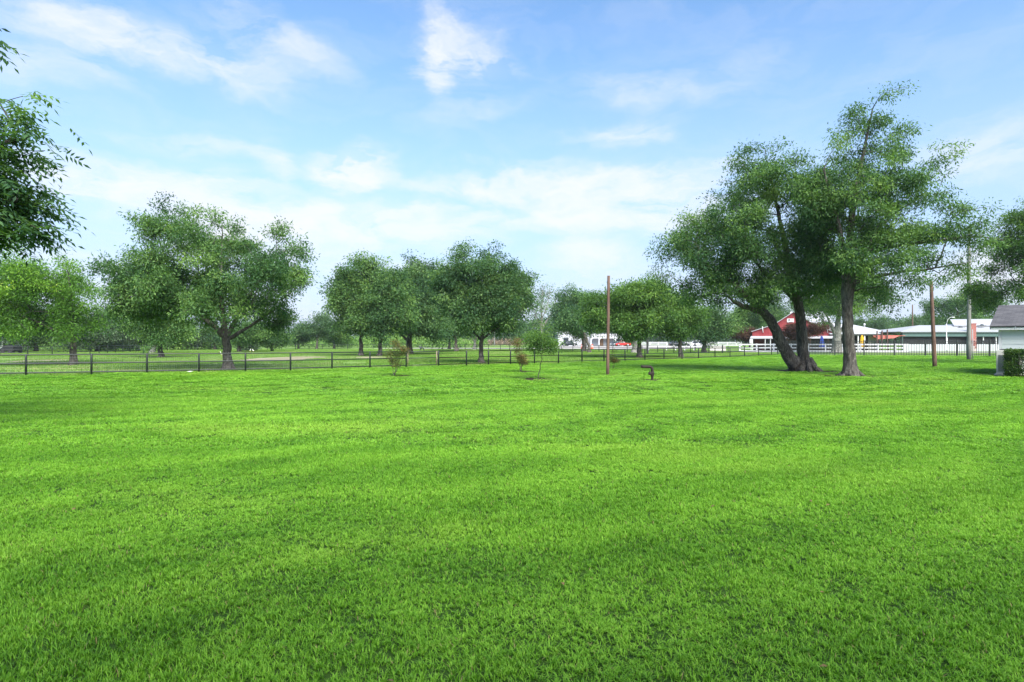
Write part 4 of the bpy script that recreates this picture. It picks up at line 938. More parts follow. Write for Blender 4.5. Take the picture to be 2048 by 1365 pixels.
tree('pale grey forked trunk with fresh green crown between the barn and the tallest pecan', (1673, 706.5), [[(1673, 706.5, 0, .62), (1673, 690, 0, .58), (1674, 672, 0, .54), (1676, 650, 0, .36), (1680, 610, 0, .2)], [(1673, 676, 0, .3), (1664, 655, 0, .22), (1652, 630, 0, .1)], [(1675, 670, 0, .3), (1690, 650, 0, .2), (1705, 625, 0, .1)]],
     [(1650, 590, 36, 26), (1700, 572, 44, 30), (1748, 590, 36, 26), (1632, 618, 22, 13), (1690, 618, 36, 13), (1622, 560, 26, 20), (1760, 618, 18, 10), (1660, 640, 16, 7, .5)], 380, 'leaf_fresh', bark='bark_grey', L=0.4, W=0.16, nper=50, clump=.85, seed=34, maxr=.5, tk=1.0)
tree('burgundy myrtle tree at the left corner of the red barn', (1490, 700), [[(1488, 700, 0, .14), (1488, 690, 0, .12), (1480, 675, 0, .08)], [(1488, 697, 0, .12), (1493, 684, 0, .09), (1500, 672, 0, .06)]], [(1494, 667, 22, 13), (1473, 663, 15, 11), (1508, 672, 14, 9), (1484, 675, 16, 7)], 200, 'leaf_red', name='myrtle_tree', bark='bark', L=0.3, W=0.13, nper=56, clump=.55, seed=35)
tree('burgundy myrtle tree in front of the red barn, behind the forked pecan trunks', (1602, 703), [[(1600, 703, 0, .14), (1598, 690, 0, .12), (1590, 674, 0, .08)], [(1600, 700, 0, .12), (1606, 684, 0, .1), (1622, 668, 0, .06)]], [(1580, 658, 22, 12), (1606, 656, 26, 14), (1634, 660, 22, 11), (1594, 672, 24, 9), (1646, 650, 12, 7, .6), (1570, 668, 12, 6, .6)], 240, 'leaf_red', name='myrtle_tree', bark='bark', L=0.28, W=0.12, nper=52, clump=.5, seed=36)
BB = [('tall dark tree rising behind the left roof edge of the red barn', 1545, 150, [(1545, 612, 32, 26), (1528, 632, 26, 18), (1562, 634, 20, 14)], 'leaf_deep'),
      ('fresh green tree behind the leaning limb of the forked pecan', 1500, 158, [(1500, 640, 28, 18), (1480, 624, 24, 18), (1516, 622, 20, 16), (1465, 645, 18, 12)], 'leaf_fresh'),
      ('dark tree crown behind the white roof ridge of the red barn', 1640, 152, [(1636, 604, 36, 20), (1606, 610, 24, 18), (1668, 614, 24, 16)], 'leaf_deep'),
      ('hazy tree behind the white roofs, just left of the thin far pole', 1745, 190, [(1742, 644, 30, 16), (1722, 652, 20, 12), (1768, 654, 20, 10)], 'leaf_far'),
      ('hazy rounded tree behind the white roofs, at the thin far pole', 1838, 190, [(1832, 646, 26, 16), (1856, 642, 24, 16), (1812, 656, 20, 10), (1800, 664, 30, 8)], 'leaf_far'),
      ('dark green tree behind the pale roof of the long building', 1915, 128, [(1905, 604, 42, 28), (1945, 598, 34, 26), (1872, 622, 24, 16), (1955, 622, 30, 16), (1890, 636, 30, 10)], 'leaf_pecan')]
for i, (lab, px, d, lob, lf) in enumerate(BB):
    b = (px, CY + F * CAMZ / d)
    lowest = max(l[1] + l[3] for l in lob)
    tree(lab, b, [[(px, b[1], 0, .4), (px, (b[1] + lowest) / 2, 0, .34), (px, lowest - 8, 0, .25), (px, lowest - 30, 0, .12)]], lob, 300, lf, name='tree', L=0.5, W=0.21, nper=44, clump=1.0, seed=40 + i)
tree('bright-green tree reaching in from the right edge above the shingled house', (2150, 729), [[(2150, 729, 0, .4), (2145, 660, 0, .34), (2130, 580, 0, .26), (2100, 500, 0, .14), (2070, 440, 0, .06)], [(2135, 600, 0, .2), (2080, 575, 0, .12), (2020, 560, 0, .05)]],
     [(2040, 440, 24, 24), (2024, 478, 18, 20), (2044, 520, 30, 30), (2018, 532, 20, 14), (2000, 566, 26, 16), (2030, 584, 32, 20), (1994, 590, 22, 12, .8), (2012, 606, 18, 9, .7), (2100, 450, 70, 70), (2110, 555, 66, 50)], 620, 'leaf_fresh', L=0.24, W=0.09, nper=60, clump=0.5, seed=50)
# saplings and shrubs planted in the lawn
tree('young sapling with a thin leaning stem and a round green crown on the lawn', (1076, 759.3), [[(1074.5, 759.3, 0, .034), (1079, 735, 0, .03), (1084, 712, 0, .026), (1087, 690, 0, .018), (1088, 668, 0, .01)]],
     [(1084, 676, 32, 22), (1060, 682, 18, 15), (1106, 686, 18, 15), (1087, 660, 14, 10), (1089, 648, 9, 9, .7), (1082, 698, 24, 6, .5), (1053, 693, 13, 8, .7), (1114, 695, 12, 7, .6)], 230, 'leaf_fresh', name='sapling', L=0.12, W=0.05, nper=17, clump=0.2, seed=51, tip=.004, cat='sapling')
SH = 'young myrtle shrubs on the lawn'
tree('reddish many-stemmed shrub in front of the pipe fence gate, nearest of the young myrtles', (789, 753), [[(788, 753, 0, .03), (785.5, 735, 0, .022), (781, 706, 0, .01)], [(788.2, 752, 0, .028), (791, 725, .1, .018), (795, 685, .1, .008)], [(788.4, 751.5, 0, .026), (797, 725, -.1, .018), (808, 688, -.1, .008)], [(788.4, 751, 0, .026), (802, 724, 0, .016), (813, 702, 0, .008)]],
     [(782, 713, 8, 22), (794, 700, 9, 22), (806, 694, 9, 18), (800, 715, 10, 14), (785, 735, 6, 8), (814, 700, 6, 10, .6), (788, 680, 8, 10, .5)], 120, 'leaf_rust', name='myrtle_shrub', L=0.085, W=0.04, nper=16, clump=0.12, seed=52, tip=.004, cat='shrub', group=SH)
tree('pale twiggy shrub close left of the young sapling', (1041.5, 744.6), [[(1041, 744.6, 0, .03), (1038, 725, 0, .02), (1033, 695, 0, .008)], [(1041.5, 744, 0, .03), (1042, 720, 0, .02), (1038, 680, 0, .008)], [(1042, 744, 0, .026), (1046, 725, 0, .018), (1052, 705, 0, .008)], [(1041.6, 744, 0, .026), (1044, 716, .1, .018), (1044, 690, .1, .008)]],
     [(1041, 718, 10, 16), (1035, 692, 10, 18), (1048, 712, 8, 12), (1033, 672, 10, 10), (1026, 684, 7, 8), (1050, 726, 7, 8)], 130, 'leaf_rust', name='myrtle_shrub', L=0.09, W=0.042, nper=16, clump=0.14, seed=53, tip=.004, cat='shrub', group=SH)
tree('small thin shrub just right of the brown pole on the lawn', (1227.5, 737.6), [[(1226.5, 737.6, 0, .026), (1225.5, 722, 0, .018), (1225, 702, 0, .008)], [(1227.5, 737, 0, .026), (1230, 725, 0, .018), (1234, 712, 0, .008)]],
     [(1225, 711, 5, 10), (1233, 721, 4.5, 8), (1228, 704, 5, 6), (1227, 724, 5, 7)], 60, 'leaf_rust', name='myrtle_shrub', L=0.1, W=0.045, nper=14, clump=0.13, seed=54, tip=.004, cat='shrub', group=SH)

# far woods and scrub: masses that nobody could count
def mass(name, label, mat, segs, L, W, nper, clump, seed):
    rng = np.random.default_rng(seed); C_ = []
    for x0, x1, d0, d1, h0, h1, n in segs:
        x = rng.uniform(x0, x1, n); y = rng.uniform(d0, d1, n)
        hmax = h0 + (h1 - h0) * (0.5 + 0.5 * np.sin(x * 0.11 + seed) * np.cos(x * 0.047 + 2)) * rng.uniform(.75, 1.0, n)
        z = hmax * rng.random(n) ** 0.7
        C_.append(np.stack([x, y, np.maximum(z, 0.3)], 1))
    c = np.concatenate(C_)
    q, rn, cl = leaf_quads(c, clump, nper, L, W, 0.2, rng)
    q[:, 2] = np.maximum(q[:, 2], 0.02)
    me = np_mesh(name, q, 4, M[mat], {'rnd': rn, 'cl': cl})
    o = bpy.data.objects.new(name, me); COL.objects.link(o); tag(o, label, 'woods' if 'wood' in name else 'scrub', kind='stuff')
mass('far_woods', 'far hazy belt of woods along the horizon', 'leaf_far', [(-560, -230, 380, 460, 7, 15, 1500), (-230, -70, 330, 400, 4, 9, 900), (-75, 40, 290, 340, 7, 14, 1500), (40, 150, 300, 360, 8, 15, 1600), (150, 260, 240, 300, 8, 15, 1400), (260, 480, 330, 400, 8, 16, 1200)], 1.1, 0.6, 30, 1.9, 3)
mass('pale_scrub', 'pale green scrub growing behind the farther fence', 'leaf_scrub', [(-150, -8, 150, 200, 1.5, 3.6, 1100), (-95, -60, 112, 130, 1.0, 2.2, 160)], 0.7, 0.32, 24, 0.9, 5)
mass('dry_brush', 'pinkish dry brush in front of the far woods', 'brush_dry', [(-26, 20, 225, 250, 1.2, 2.8, 260)], 0.8, 0.2, 20, 0.9, 6)
# ------------------------------------------------------------------ red barn
def gx(px, d): return (px - CX) / F * d
def gz(py, d): return CAMZ - (py - CY) / F * d
def walls_box(mb, x0, x1, y0, y1, z0, z1, t=0.15):
    mb.box((x0, y0, z0), (x1, y0 + t, z1)); mb.box((x0, y1 - t, z0), (x1, y1, z1)); mb.box((x0, y0 + t, z0), (x0 + t, y1 - t, z1)); mb.box((x1 - t, y0 + t, z0), (x1, y1 - t, z1))
X0, Y0, TH = 51.6, 110.0, R(26)
cT, sT = math.cos(TH), math.sin(TH)
def U(px, v=0.0):                                    # position along the turned gable wall
    t = (px - CX) / F; return (t * (Y0 + v * cT) - X0 - v * sT) / (cT + t * sT)
def Zb(py, u, v=0.0): return CAMZ - (py - CY) / F * (Y0 - u * sT + v * cT)
barn = thing('barn', 'red gabled barn with white metal roofs and a low shaded porch', 'barn', (0, 0, 0))
def uz(px, py, v=0.0): u = U(px, v); return (u, Zb(py, u, v))
ap = uz(1587, 623.5); lm = uz(1548, 649); lo = uz(1503, 663); rm = uz(1640, 655); ro = uz(1668, 663)
porch_z = Zb(674, 0)
m = MB(); m.prism([(lo[0] + .15, porch_z - .3), (ro[0] - .15, porch_z - .3), (ro[0] - .15, ro[1] - .1), (rm[0], rm[1] - .1), (ap[0], ap[1] - .1), (lm[0], lm[1] - .1), (lo[0] + .15, lo[1] - .1)], 'y', 0, .2)
m.obj('gable_wall', M['red_siding_turned'], barn)
m = MB(); m.box((lo[0] + .15, 2.2, 0), (ro[0] - .15, 2.4, porch_z)); m.box((lo[0] + .15, 2.4, 0), (lo[0] + .35, 11, 3.0)); m.box((ro[0] - .35, 2.4, 0), (ro[0] - .15, 11, 3.0)); m.box((lo[0] + .15, 11, 0), (ro[0] - .15, 11.2, 3.0))
m.obj('wall', M['brown_post'], barn)
m = MB()
for a, b in ((lo, lm), (lm, ap), (ap, rm), (rm, ro)):
    m.slab([(a[0], -.35, a[1]), (b[0], -.35, b[1]), (b[0], 9, b[1]), (a[0], 9, a[1])], .1)
m.obj('roof', M['roof_white'], barn)
# the taller wing behind, its slope towards the lawn
m = MB(); x0 = U(1587, 9) - .6; x1 = U(1650, 9); rz = Zb(624.5, (x0 + x1) / 2, 9); xe = U(1676, 3.5); ez = Zb(656.5, xe, 3.5)
m.slab([(x0, 3.5, ez), (xe, 3.5, ez), (x1, 9, rz + .12), (x0, 9, rz + .12)], .12)
m.slab([(xe, 3.5, ez), (xe, 14, ez), (x1, 9.01, rz + .12)], .12)
m.slab([(x1, 9.02, rz + .12), (xe, 14, ez), (x0, 14, ez), (x0, 9.02, rz + .12)], .12)
m.obj('wing_roof', M['roof_white'], barn)
m = MB(); m.box((x0 + .3, 4.2, 3.05), (xe - .4, 13, ez - .2)); m.obj('wing_wall', M['red_siding_turned'], barn)
m = MB(); m.slab([(lo[0] - .1, -2.2, porch_z - .28), (ro[0] + .3, -2.2, porch_z - .28), (ro[0] + .3, -.02, porch_z + .15), (lo[0] - .1, -.02, porch_z + .15)], .09)
m.obj('porch_roof', M['roof_white'], barn)
for px in (1505, 1530.5, 1541, 1575, 1620, 1656):
    m = MB(); x = U(px, -2); m.box((x - .06, -2.1, 0), (x + .06, -1.98, porch_z - .42)); m.obj('porch_post', M['white'] if px < 1545 else M['brown_post'], barn)
m = MB(); m.box((U(1509.5, 2.2), 2.12, 0.05), (U(1529, 2.2), 2.19, 2.2)); dr = m.obj('door', M['door_red'], barn)
m = MB(); m.box((U(1527.5, 2.2), 2.04, 1.0), (U(1528.2, 2.2), 2.11, 1.15)); m.obj('handle', M['chrome'], dr)
m = MB(); m.box((U(1531, 2.2), 2.12, 0.6), (U(1541, 2.2), 2.19, 2.1)); w = m.obj('window', M['glass'], barn)
m = MB(); m.box((U(1535.6, 2.2), 2.07, 0.6), (U(1536.4, 2.2), 2.12, 2.1)); m.obj('mullion', M['white'], w)
m = MB(); m.box((U(1548, 2.2), 2.12, 0.2), (U(1592, 2.2), 2.19, 2.2)); m.obj('screen', M['dark'], barn)
m = MB(); m.box((U(1610, 2.2), 2.12, 0.2), (U(1664, 2.2), 2.19, 2.2)); m.obj('screen', M['dark'], barn)
m = MB(); m.box((U(1574), -.06, Zb(645, 0)), (U(1588), -.01, Zb(637.5, 0))); sg = m.obj('signboard', M['white'], barn)
m = MB(); x, z = U(1578.5), Zb(640.3, 0)
m.box((x - .14, -.09, z - .10), (x + .16, -.065, z + .10)); m.obj('signboard_mark', M['green_dark'], sg)
for px, dpx in ((1525, 1.4), (1654, 1.4)):
    m = MB(); u = U(px); m.tube([(u, -.3, Zb(653.5, u)), (U(px + .6), -.3, Zb(660, u)), (U(px + dpx), -.1, Zb(665.5, u))], .07, 8); m.obj('vent_pipe', M['white'], barn, smooth=True)
barn.location = (X0, Y0, 0); barn.rotation_euler = (0, 0, -TH)
m = MB(); m.box((gx(1499, 111), 110.9, gz(687, 111)), (gx(1505, 111), 110.96, gz(679, 111))); m.box((gx(1501.6, 111), 110.97, 0), (gx(1502.4, 111), 111.03, gz(679, 111)))
tag(m.obj('notice_board', M['white']), 'white notice board on a post left of the red barn door', 'notice')

# ------------------------------------------------------------------ white-roofed pavilion right of the barn
D1 = 107.0
pav = thing('pavilion', 'white hip-roofed pavilion sloping down beside the red barn', 'pavilion', (60, D1, 0))
lx = gx(1660, D1); tx = gx(1700, D1 + 7); rx = gx(1794, D1); ez = gz(667.5, D1); tz = gz(648.5, D1 + 7)
m = MB(); m.slab([(lx, D1, ez), (rx, D1, ez), (tx, D1 + 7, tz), (lx, D1 + 7, tz)], .12)
m.slab([(rx, D1, ez), (rx, D1 + 14, ez), (tx, D1 + 7, tz)], .12); m.slab([(lx, D1 + 7.01, tz), (tx, D1 + 7.01, tz), (rx, D1 + 14, ez), (lx, D1 + 14, ez)], .12)
m.obj('roof', M['roof_white'], pav)
m = MB(); m.box((lx, D1 + .05, ez - .32), (rx - 2.2, D1 + .12, ez - .14)); m.obj('fascia', M['dark'], pav)
m = MB(); m.box((gx(1737, D1 + 2), D1 + 2, 0), (gx(1756, D1 + 2), D1 + 2.2, 2.7)); m.obj('wall', M['beige'], pav)
m = MB(); m.box((lx, D1 + 5, 0), (rx - .6, D1 + 5.2, 2.75)); m.obj('back_wall', M['dark'], pav)
for px in (1716, 1729, 1757, 1776, 1790):
    m = MB(); x = gx(px, D1 + .3); m.box((x - .09, D1 + .2, 0), (x + .09, D1 + .38, ez - .2)); m.obj('post', M['brown_post'] if px > 1740 else M['white'], pav)
m = MB(); m.box((gx(1709.5, D1 + 4), D1 + 4.9, .9), (gx(1715, D1 + 4), D1 + 4.98, 1.9)); m.obj('window', M['lamp_clear'], pav)
m = MB(); m.lathe([(.12, 0), (.12, .75), (.2, .78), (.12, 1.0)], (gx(1729, D1 + 5), D1 + 5, gz(655, D1 + 5) - .3), 10); m.obj('roof_vent', M['white'], pav, smooth=True)
# red shade roof on brown posts
aw = thing('shade_canopy', 'faded red canopy on three tall brown posts beside the yellow umbrella', 'canopy', (gx(1764, 101), 101, 0))
m = MB(); m.slab([(gx(1744, 101), 100, 2.72), (gx(1803, 101), 100, 2.68), (gx(1796, 101), 102.4, 2.35), (gx(1752, 101), 102.4, 2.3)], .06)
m.slab([(gx(1755, 99.9), 99.9, 2.05), (gx(1788, 99.9), 99.9, 2.2), (gx(1800, 99.9), 99.95, 2.62), (gx(1746, 99.9), 99.95, 2.66)], .05); m.obj('canopy', M['red_canvas'], aw)
for px, py in ((1754, 662), (1764, 661.5), (1774.5, 659.5)):
    m = MB(); x = gx(px, 99.7); m.box((x - .08, 99.6, 0), (x + .08, 99.76, gz(py, 99.7))); m.obj('post', M['brown_post'], aw)
def closed_umbrella(label, px, d, h, mat):
    u = thing('patio_umbrella', label, 'umbrella', (gx(px, d), d, 0))
    x = gx(px, d)
    m = MB(); m.lathe([(.28, 0), (.28, .06), (.05, .1), (.04, .12)], (x, d, 0), 14); m.obj('base', M['dark'], u, smooth=False)
    m = MB(); m.tube([(x, d, .1), (x, d, h)], .025, 8); m.obj('pole', M['white'], u, smooth=True)
    m = MB(); n = 16; prof = [(.42, .62), (.45, .9), (.34, 1.3), (.22, h - .45), (.12, h - .12), (.02, h + .04)]
    vs = []
    for r, z in prof:
        for j in range(n): k = r * (1.12 if j % 2 else .74); a = 2 * math.pi * j / n; vs.append((x + k * math.cos(a), d + k * math.sin(a), z))
    m.add(vs, [(i*n+j, i*n+(j+1)%n, (i+1)*n+(j+1)%n, (i+1)*n+j) for i in range(len(prof)-1) for j in range(n)] + [tuple(range(n))[::-1], tuple((len(prof)-1)*n+j for j in range(n))])
    m.obj('canopy', M[mat], u)
closed_umbrella('closed blue patio umbrella on the red barn porch side', 1643.5, 105, 2.65, 'blue')
closed_umbrella('closed yellow patio umbrella under the white pavilion eave', 1724, 103, 2.75, 'yellow')

# ------------------------------------------------------------------ long low building with green fascia
D2 = 102.0
lb = thing('long_building', 'long low white building with green fascia and dark screened openings', 'building', (75, D2, 0))
x0, x1 = gx(1806, D2), gx(2075, D2); ez = gz(664.5, D2)
m = MB(); m.box((x0, D2, 0), (x1, D2 + .15, gz(689, D2))); m.obj('lower_wall', M['corrugated'], lb)
m = MB(); m.box((x0, D2 + .6, gz(689, D2) - .1), (x1, D2 + .7, ez - .1)); m.obj('screen', M['dark'], lb)
m = MB(); m.box((x0 - .15, D2 - .12, gz(673.5, D2)), (x1, D2 - .04, gz(666.5, D2))); m.obj('fascia_panel', M['green_trim'], lb)
m = MB(); m.box((x0 - .3, D2 - .3, gz(666.5, D2)), (x1, D2 - .14, gz(664.4, D2))); m.obj('gutter', M['green_dark'], lb)
m = MB(); m.box((x0 - .2, D2 - .06, 0), (x0 - .02, D2 + .12, ez - .1)); m.obj('corner_post', M['green_dark'], lb)
for px in (1896, 1954.5, 1968.5, 1994):
    m = MB(); x = gx(px, D2); m.box((x - .06, D2 + .16, gz(690, D2)), (x + .06, D2 + .3, ez - .3)); m.obj('post', M['white'], lb)
rx0 = gx(1838, D2 + 6); rzz = gz(651, D2 + 6); e2 = ez + .08
m = MB(); m.slab([(x0 - .6, D2 - .35, e2), (x1, D2 - .35, e2), (x1, D2 + 6, rzz), (rx0, D2 + 6, rzz)], .1)
m.slab([(x0 - .6, D2 - .35, e2), (rx0, D2 + 6, rzz), (x0 - .6, D2 + 12, e2)], .1); m.slab([(rx0, D2 + 6.01, rzz), (x1, D2 + 6.01, rzz), (x1, D2 + 12, e2), (x0 - .6, D2 + 12, e2)], .1)
m.obj('roof', M['roof_grey'], lb)
m = MB(); ux0, ux1 = gx(1908, D2 + 4.5), gx(2070, D2 + 4.5); m.slab([(ux0, D2 + 4.5, gz(651.5, D2 + 4.5)), (ux1, D2 + 4.5, gz(651.5, D2 + 4.5)), (ux1, D2 + 9, gz(638, D2 + 9)), (ux0 + 2.6, D2 + 9, gz(639, D2 + 9))], .1)
m.obj('upper_roof', M['roof_grey'], lb)
m = MB(); m.box((ux0 + 1.5, D2 + 5.5, 3), (ux1, D2 + 8.8, gz(648, D2 + 5.5))); m.obj('upper_wall', M['white'], lb)
for px, py in ((1921, 654.5), (1964, 650.5)):
    dd = D2 + 3.6; m = MB(); m.box((gx(px - 7, dd), dd - .3, gz(py + 2.4, dd)), (gx(px + 6, dd), dd + .3, gz(py + .9, dd))); m.lathe([(.3, 0), (.3, .15), (.1, .3)], (gx(px, dd), dd, gz(py + 1.2, dd)), 10); m.obj('roof_vent', M['car_grey'], lb)
dd = D2 - .75
m = MB(); xa, xb = gx(1942, dd), gx(1952.5, dd); m.box((xa, dd, 0), (xb, dd + .6, gz(648.5, dd))); m.box((xa - .05, dd - .05, gz(648.5, dd)), (xb + .05, dd + .65, gz(647, dd))); m.obj('chimney', M['brick'], lb)
m = MB(); m.box((gx(1952.8, dd), dd + .2, 0), (gx(1956, dd), dd + .5, 2.3)); m.obj('side_panel', M['dark'], lb)
ribbon('walkway', [(55, 99.6, .7), (70, 99.6, .7), (90, 99.4, .7)], 0.014, M['concrete'])

# ------------------------------------------------------------------ white buildings across the gravel lot
D3 = 213.0
pb = thing('porch_building', 'white building with an open porch across the gravel lot', 'building', (gx(1215, D3), D3, 0))
x0, x1 = gx(1181, D3), gx(1247, D3)
m = MB(); m.box((x0, D3 - 3.2, gz(677.5, D3)), (x1, D3 - 3.0, gz(668.3, D3))); m.obj('parapet', M['roof_white'], pb)
m = MB(); m.box((x0 - .2, D3 - 3.25, gz(668.3, D3)), (x1 + .3, D3 - 2.9, gz(667.3, D3))); m.obj('coping', M['car_grey'], pb)
m = MB(); m.box((x0, D3 - 2.98, gz(670, D3)), (x1, D3 + 6, gz(669, D3))); m.obj('porch_roof', M['roof_white'], pb)
m = MB(); m.box((gx(1172, D3), D3, 0), (x1, D3 + .2, gz(671, D3))); m.obj('wall', M['white_siding'], pb)
for px in (1182, 1198, 1231, 1245.5):
    m = MB(); x = gx(px, D3 - 3.1); m.box((x - .14, D3 - 3.22, 0), (x + .14, D3 - 2.98, gz(677, D3))); m.prism([(x - .14, gz(680.5, D3)), (x - .9 if px > 1200 else x + .9, gz(677.5, D3)), (x + .14, gz(677.5, D3))], 'y', D3 - 3.15, D3 - 3.05); m.obj('post', M['white'], pb)
m = MB(); m.box((gx(1199.5, D3), D3 - .12, 0), (gx(1206.5, D3), D3 - .02, gz(678, D3))); dr = m.obj('door', M['door_brown'], pb)
m = MB(); m.box((gx(1206, D3), D3 - .2, 1.0), (gx(1206.3, D3), D3 - .13, 1.15)); m.obj('handle', M['chrome'], dr)
m = MB(); m.box((gx(1233, D3), D3 - .12, 1.0), (gx(1242, D3), D3 - .02, 2.4)); m.obj('window', M['glass'], pb)
ax = thing('shed', 'white low shed roof joined to the right of the open-porch building', 'shed', (gx(1256, D3), D3, 0))
m = MB(); m.slab([(gx(1246.5, D3), D3 - 2, gz(675.5, D3)), (gx(1263, D3), D3 - 2, gz(675.5, D3)), (gx(1258, D3), D3 + 4, gz(666.5, D3 + 4)), (gx(1247, D3), D3 + 4, gz(666.5, D3 + 4))], .15); m.obj('roof', M['roof_white'], ax)
m = MB(); m.box((gx(1247.5, D3), D3 + 1, 0), (gx(1262, D3), D3 + 1.2, gz(676.5, D3))); m.obj('wall', M['dark'], ax)
m = MB(); x = gx(1262, D3); m.box((x - .1, D3 - 1.9, 0), (x + .1, D3 - 1.7, gz(676, D3))); m.obj('post', M['white'], ax)
D4 = 216.0
wb = thing('metal_building', 'tall plain white metal building left of the open-porch building', 'building', (gx(1145, D4), D4, 0))
xa, xb, xm = gx(1116, D4), gx(1176, D4), gx(1146, D4)
m = MB(); m.prism([(xa, 0), (xb, 0), (xb, gz(666, D4)), (xm, gz(658, D4)), (xa, gz(666, D4))], 'y', D4, D4 + .2); m.box((xa, D4 + .2, 0), (xa + .2, D4 + 14, 4.6)); m.box((xb - .2, D4 + .2, 0), (xb, D4 + 14, 4.6)); m.obj('wall', M['white_siding'], wb)
m = MB()
for a, b in (((xa - .3, gz(666.3, D4)), (xm, gz(657.9, D4))), ((xm, gz(657.9, D4)), (xb + .3, gz(666.3, D4)))): m.slab([(a[0], D4 - .3, a[1] + .1), (b[0], D4 - .3, b[1] + .1), (b[0], D4 + 14, b[1] + .1), (a[0], D4 + 14, a[1] + .1)], .12)
m.obj('roof', M['roof_white'], wb)
m = MB(); m.box((gx(1127, D4), D4 - .1, 0), (gx(1137, D4), D4 - .02, gz(677, D4))); m.obj('door', M['glass'], wb)
m = MB(); m.box((gx(1126.4, D4), D4 - .16, gz(677, D4)), (gx(1137.6, D4), D4 - .02, gz(676, D4))); m.obj('lintel', M['car_grey'], wb)
# small white house at the far left
hb = thing('cottage', 'small bluish-white cottage corner behind the low black trailer', 'house', (gx(-30, 118), 118, 0))
m = MB(); walls_box(m, gx(-70, 118), gx(11, 118), 118, 124, 0, gz(679, 118)); m.obj('wall', M['siding'], hb)
m = MB(); m.prism([(117.6, gz(679.5, 118)), (124.4, gz(679.5, 118)), (121, gz(664, 118))], 'x', gx(-72, 118), gx(13, 118)); m.obj('roof', M['car_grey'], hb)
m = MB(); m.box((gx(-2, 118), 117.9, .9), (gx(4, 118), 117.98, 1.8)); m.obj('window', M['glass'], hb)
tl = thing('trailer', 'low black covered trailer under the dark olive-grey oak', 'trailer', (gx(20, 84), 84, 0))
xa, xb = gx(4, 84), gx(36, 84)
m = MB(); m.prism([(xa, .3), (xb, .3), (xb, gz(691.5, 84)), (xa + 1.0, gz(691, 84)), (xa + .5, .75)], 'y', 83.2, 84.8); m.obj('cover', M['dark'], tl, bevel=.04)
for x in (xa + .8, xb - .4):
    for y in (83.1, 84.78):
        m = MB(); m.tube([(x, y, .3), (x, y + .14, .3)], .29, 16); m.obj('wheel', M['tyre'], tl)
m = MB(); m.tube([(xa, 84, .35), (xa - 1.0, 84, .35)], .04, 6); m.obj('drawbar', M['black_metal'], tl)

# ------------------------------------------------------------------ white house corner at the right edge
D5 = 30.4
xw = gx(1998.5, D5); xr = xw + 9.6
hs = thing('house', 'white lap-sided house corner with dark shingle roof at the right edge', 'house', (xw, D5, 0))
ez = gz(655.2, D5 - .35)
m = MB(); m.box((xw + .02, D5 + .03, 0), (xr, D5 + .2, ez)); m.box((xw + .02, D5 + .2, 0), (xw + .2, D5 + 6.2, ez))
for k in range(int(ez / .26) + 1):
    z = k * .26
    zt = min(z + .275, ez - .02)
    m.prism([(D5 - .012, z), (D5 + .035, z), (D5 + .035, zt), (D5 + .012, zt)], 'x', xw + .1, xr)
    m.prism([(xw + .008 - .02, z), (xw + .03, z), (xw + .03, zt), (xw + .012, zt)], 'y', D5 + .1, D5 + 6.2)
m.obj('wall', M['siding'], hs)
m = MB(); m.box((xw - .03, D5 - .03, 0), (xw + .09, D5 + .09, ez)); m.obj('corner_board', M['white'], hs)
m = MB(); m.box((xw - .28, D5 - .36, ez - .13), (xr, D5 - .33, ez + .06)); m.box((xw - .28, D5 - .33, ez - .02), (xr, D5 + .0, ez + .0)); m.obj('fascia', M['white'], hs)
ry = D5 + 3.0; rzz = gz(612.5, ry)
m = MB(); m.slab([(xw - .34, D5 - .42, ez + .07), (xr, D5 - .42, ez + .07), (xr, ry, rzz), (xw - .34, ry, rzz)], .07); m.slab([(xw - .34, ry + .01, rzz), (xr, ry + .01, rzz), (xr, D5 + 6.6, ez + .07), (xw - .34, D5 + 6.6, ez + .07)], .07)
m.obj('roof', M['shingle'], hs)
m = MB(); m.prism([(D5 + .2, ez), (D5 + 6.2, ez), (ry, rzz - .2)], 'x', xw + .02, xw + .15); m.obj('gable_wall', M['siding'], hs)
m = MB(); m.prism([(D5 - .40, ez + .02), (D5 - .40, ez - .10), (ry, rzz - .2), (ry, rzz - .07)], 'x', xw - .33, xw - .29); m.obj('rake_board', M['car_grey'], hs)
m = MB(); m.tube([(gx(2024, D5), D5 - .5, gz(660, D5)), (gx(2025, D5), D5 - .5, gz(654, D5))], .02, 6); m.obj('hook', M['chrome'], hs)
hs.rotation_euler = (0, 0, R(-45))
D6 = 29.5
ac = thing('air_conditioner', 'pale square air conditioner unit between the house wall and clipped hedge', 'air conditioner', (gx(1992.5, D6), D6, 0))
xa, xb = gx(1992.5, D6), gx(2012, D6) + .45; zt = gz(700.5, D6)
m = MB(); m.box((xa - .08, D6 - .1, 0), (xb + .08, D6 + 1.0, .09)); m.obj('pad', M['concrete'], ac)
m = MB(); m.box((xa, D6, .09), (xb, D6 + .9, zt)); m.obj('cabinet', M['ac'], ac, bevel=.02)
m = MB()
for k in range(24): z = .22 + k * (zt - .45) / 24; m.box((xa + .07, D6 - .012, z), (xb - .07, D6 - .002, z + .018))
for k in range(24): z = .22 + k * (zt - .45) / 24; m.box((xa - .012, D6 + .07, z), (xa - .002, D6 + .83, z + .018))
m.obj('louvre', M['car_grey'], ac)
m = MB(); m.lathe([(.36, 0), (.36, .03), (.3, .05)], ((xa + xb) / 2, D6 + .45, zt), 20); m.obj('fan_grille', M['dark'], ac)
ac.rotation_euler = (0, 0, R(-42))
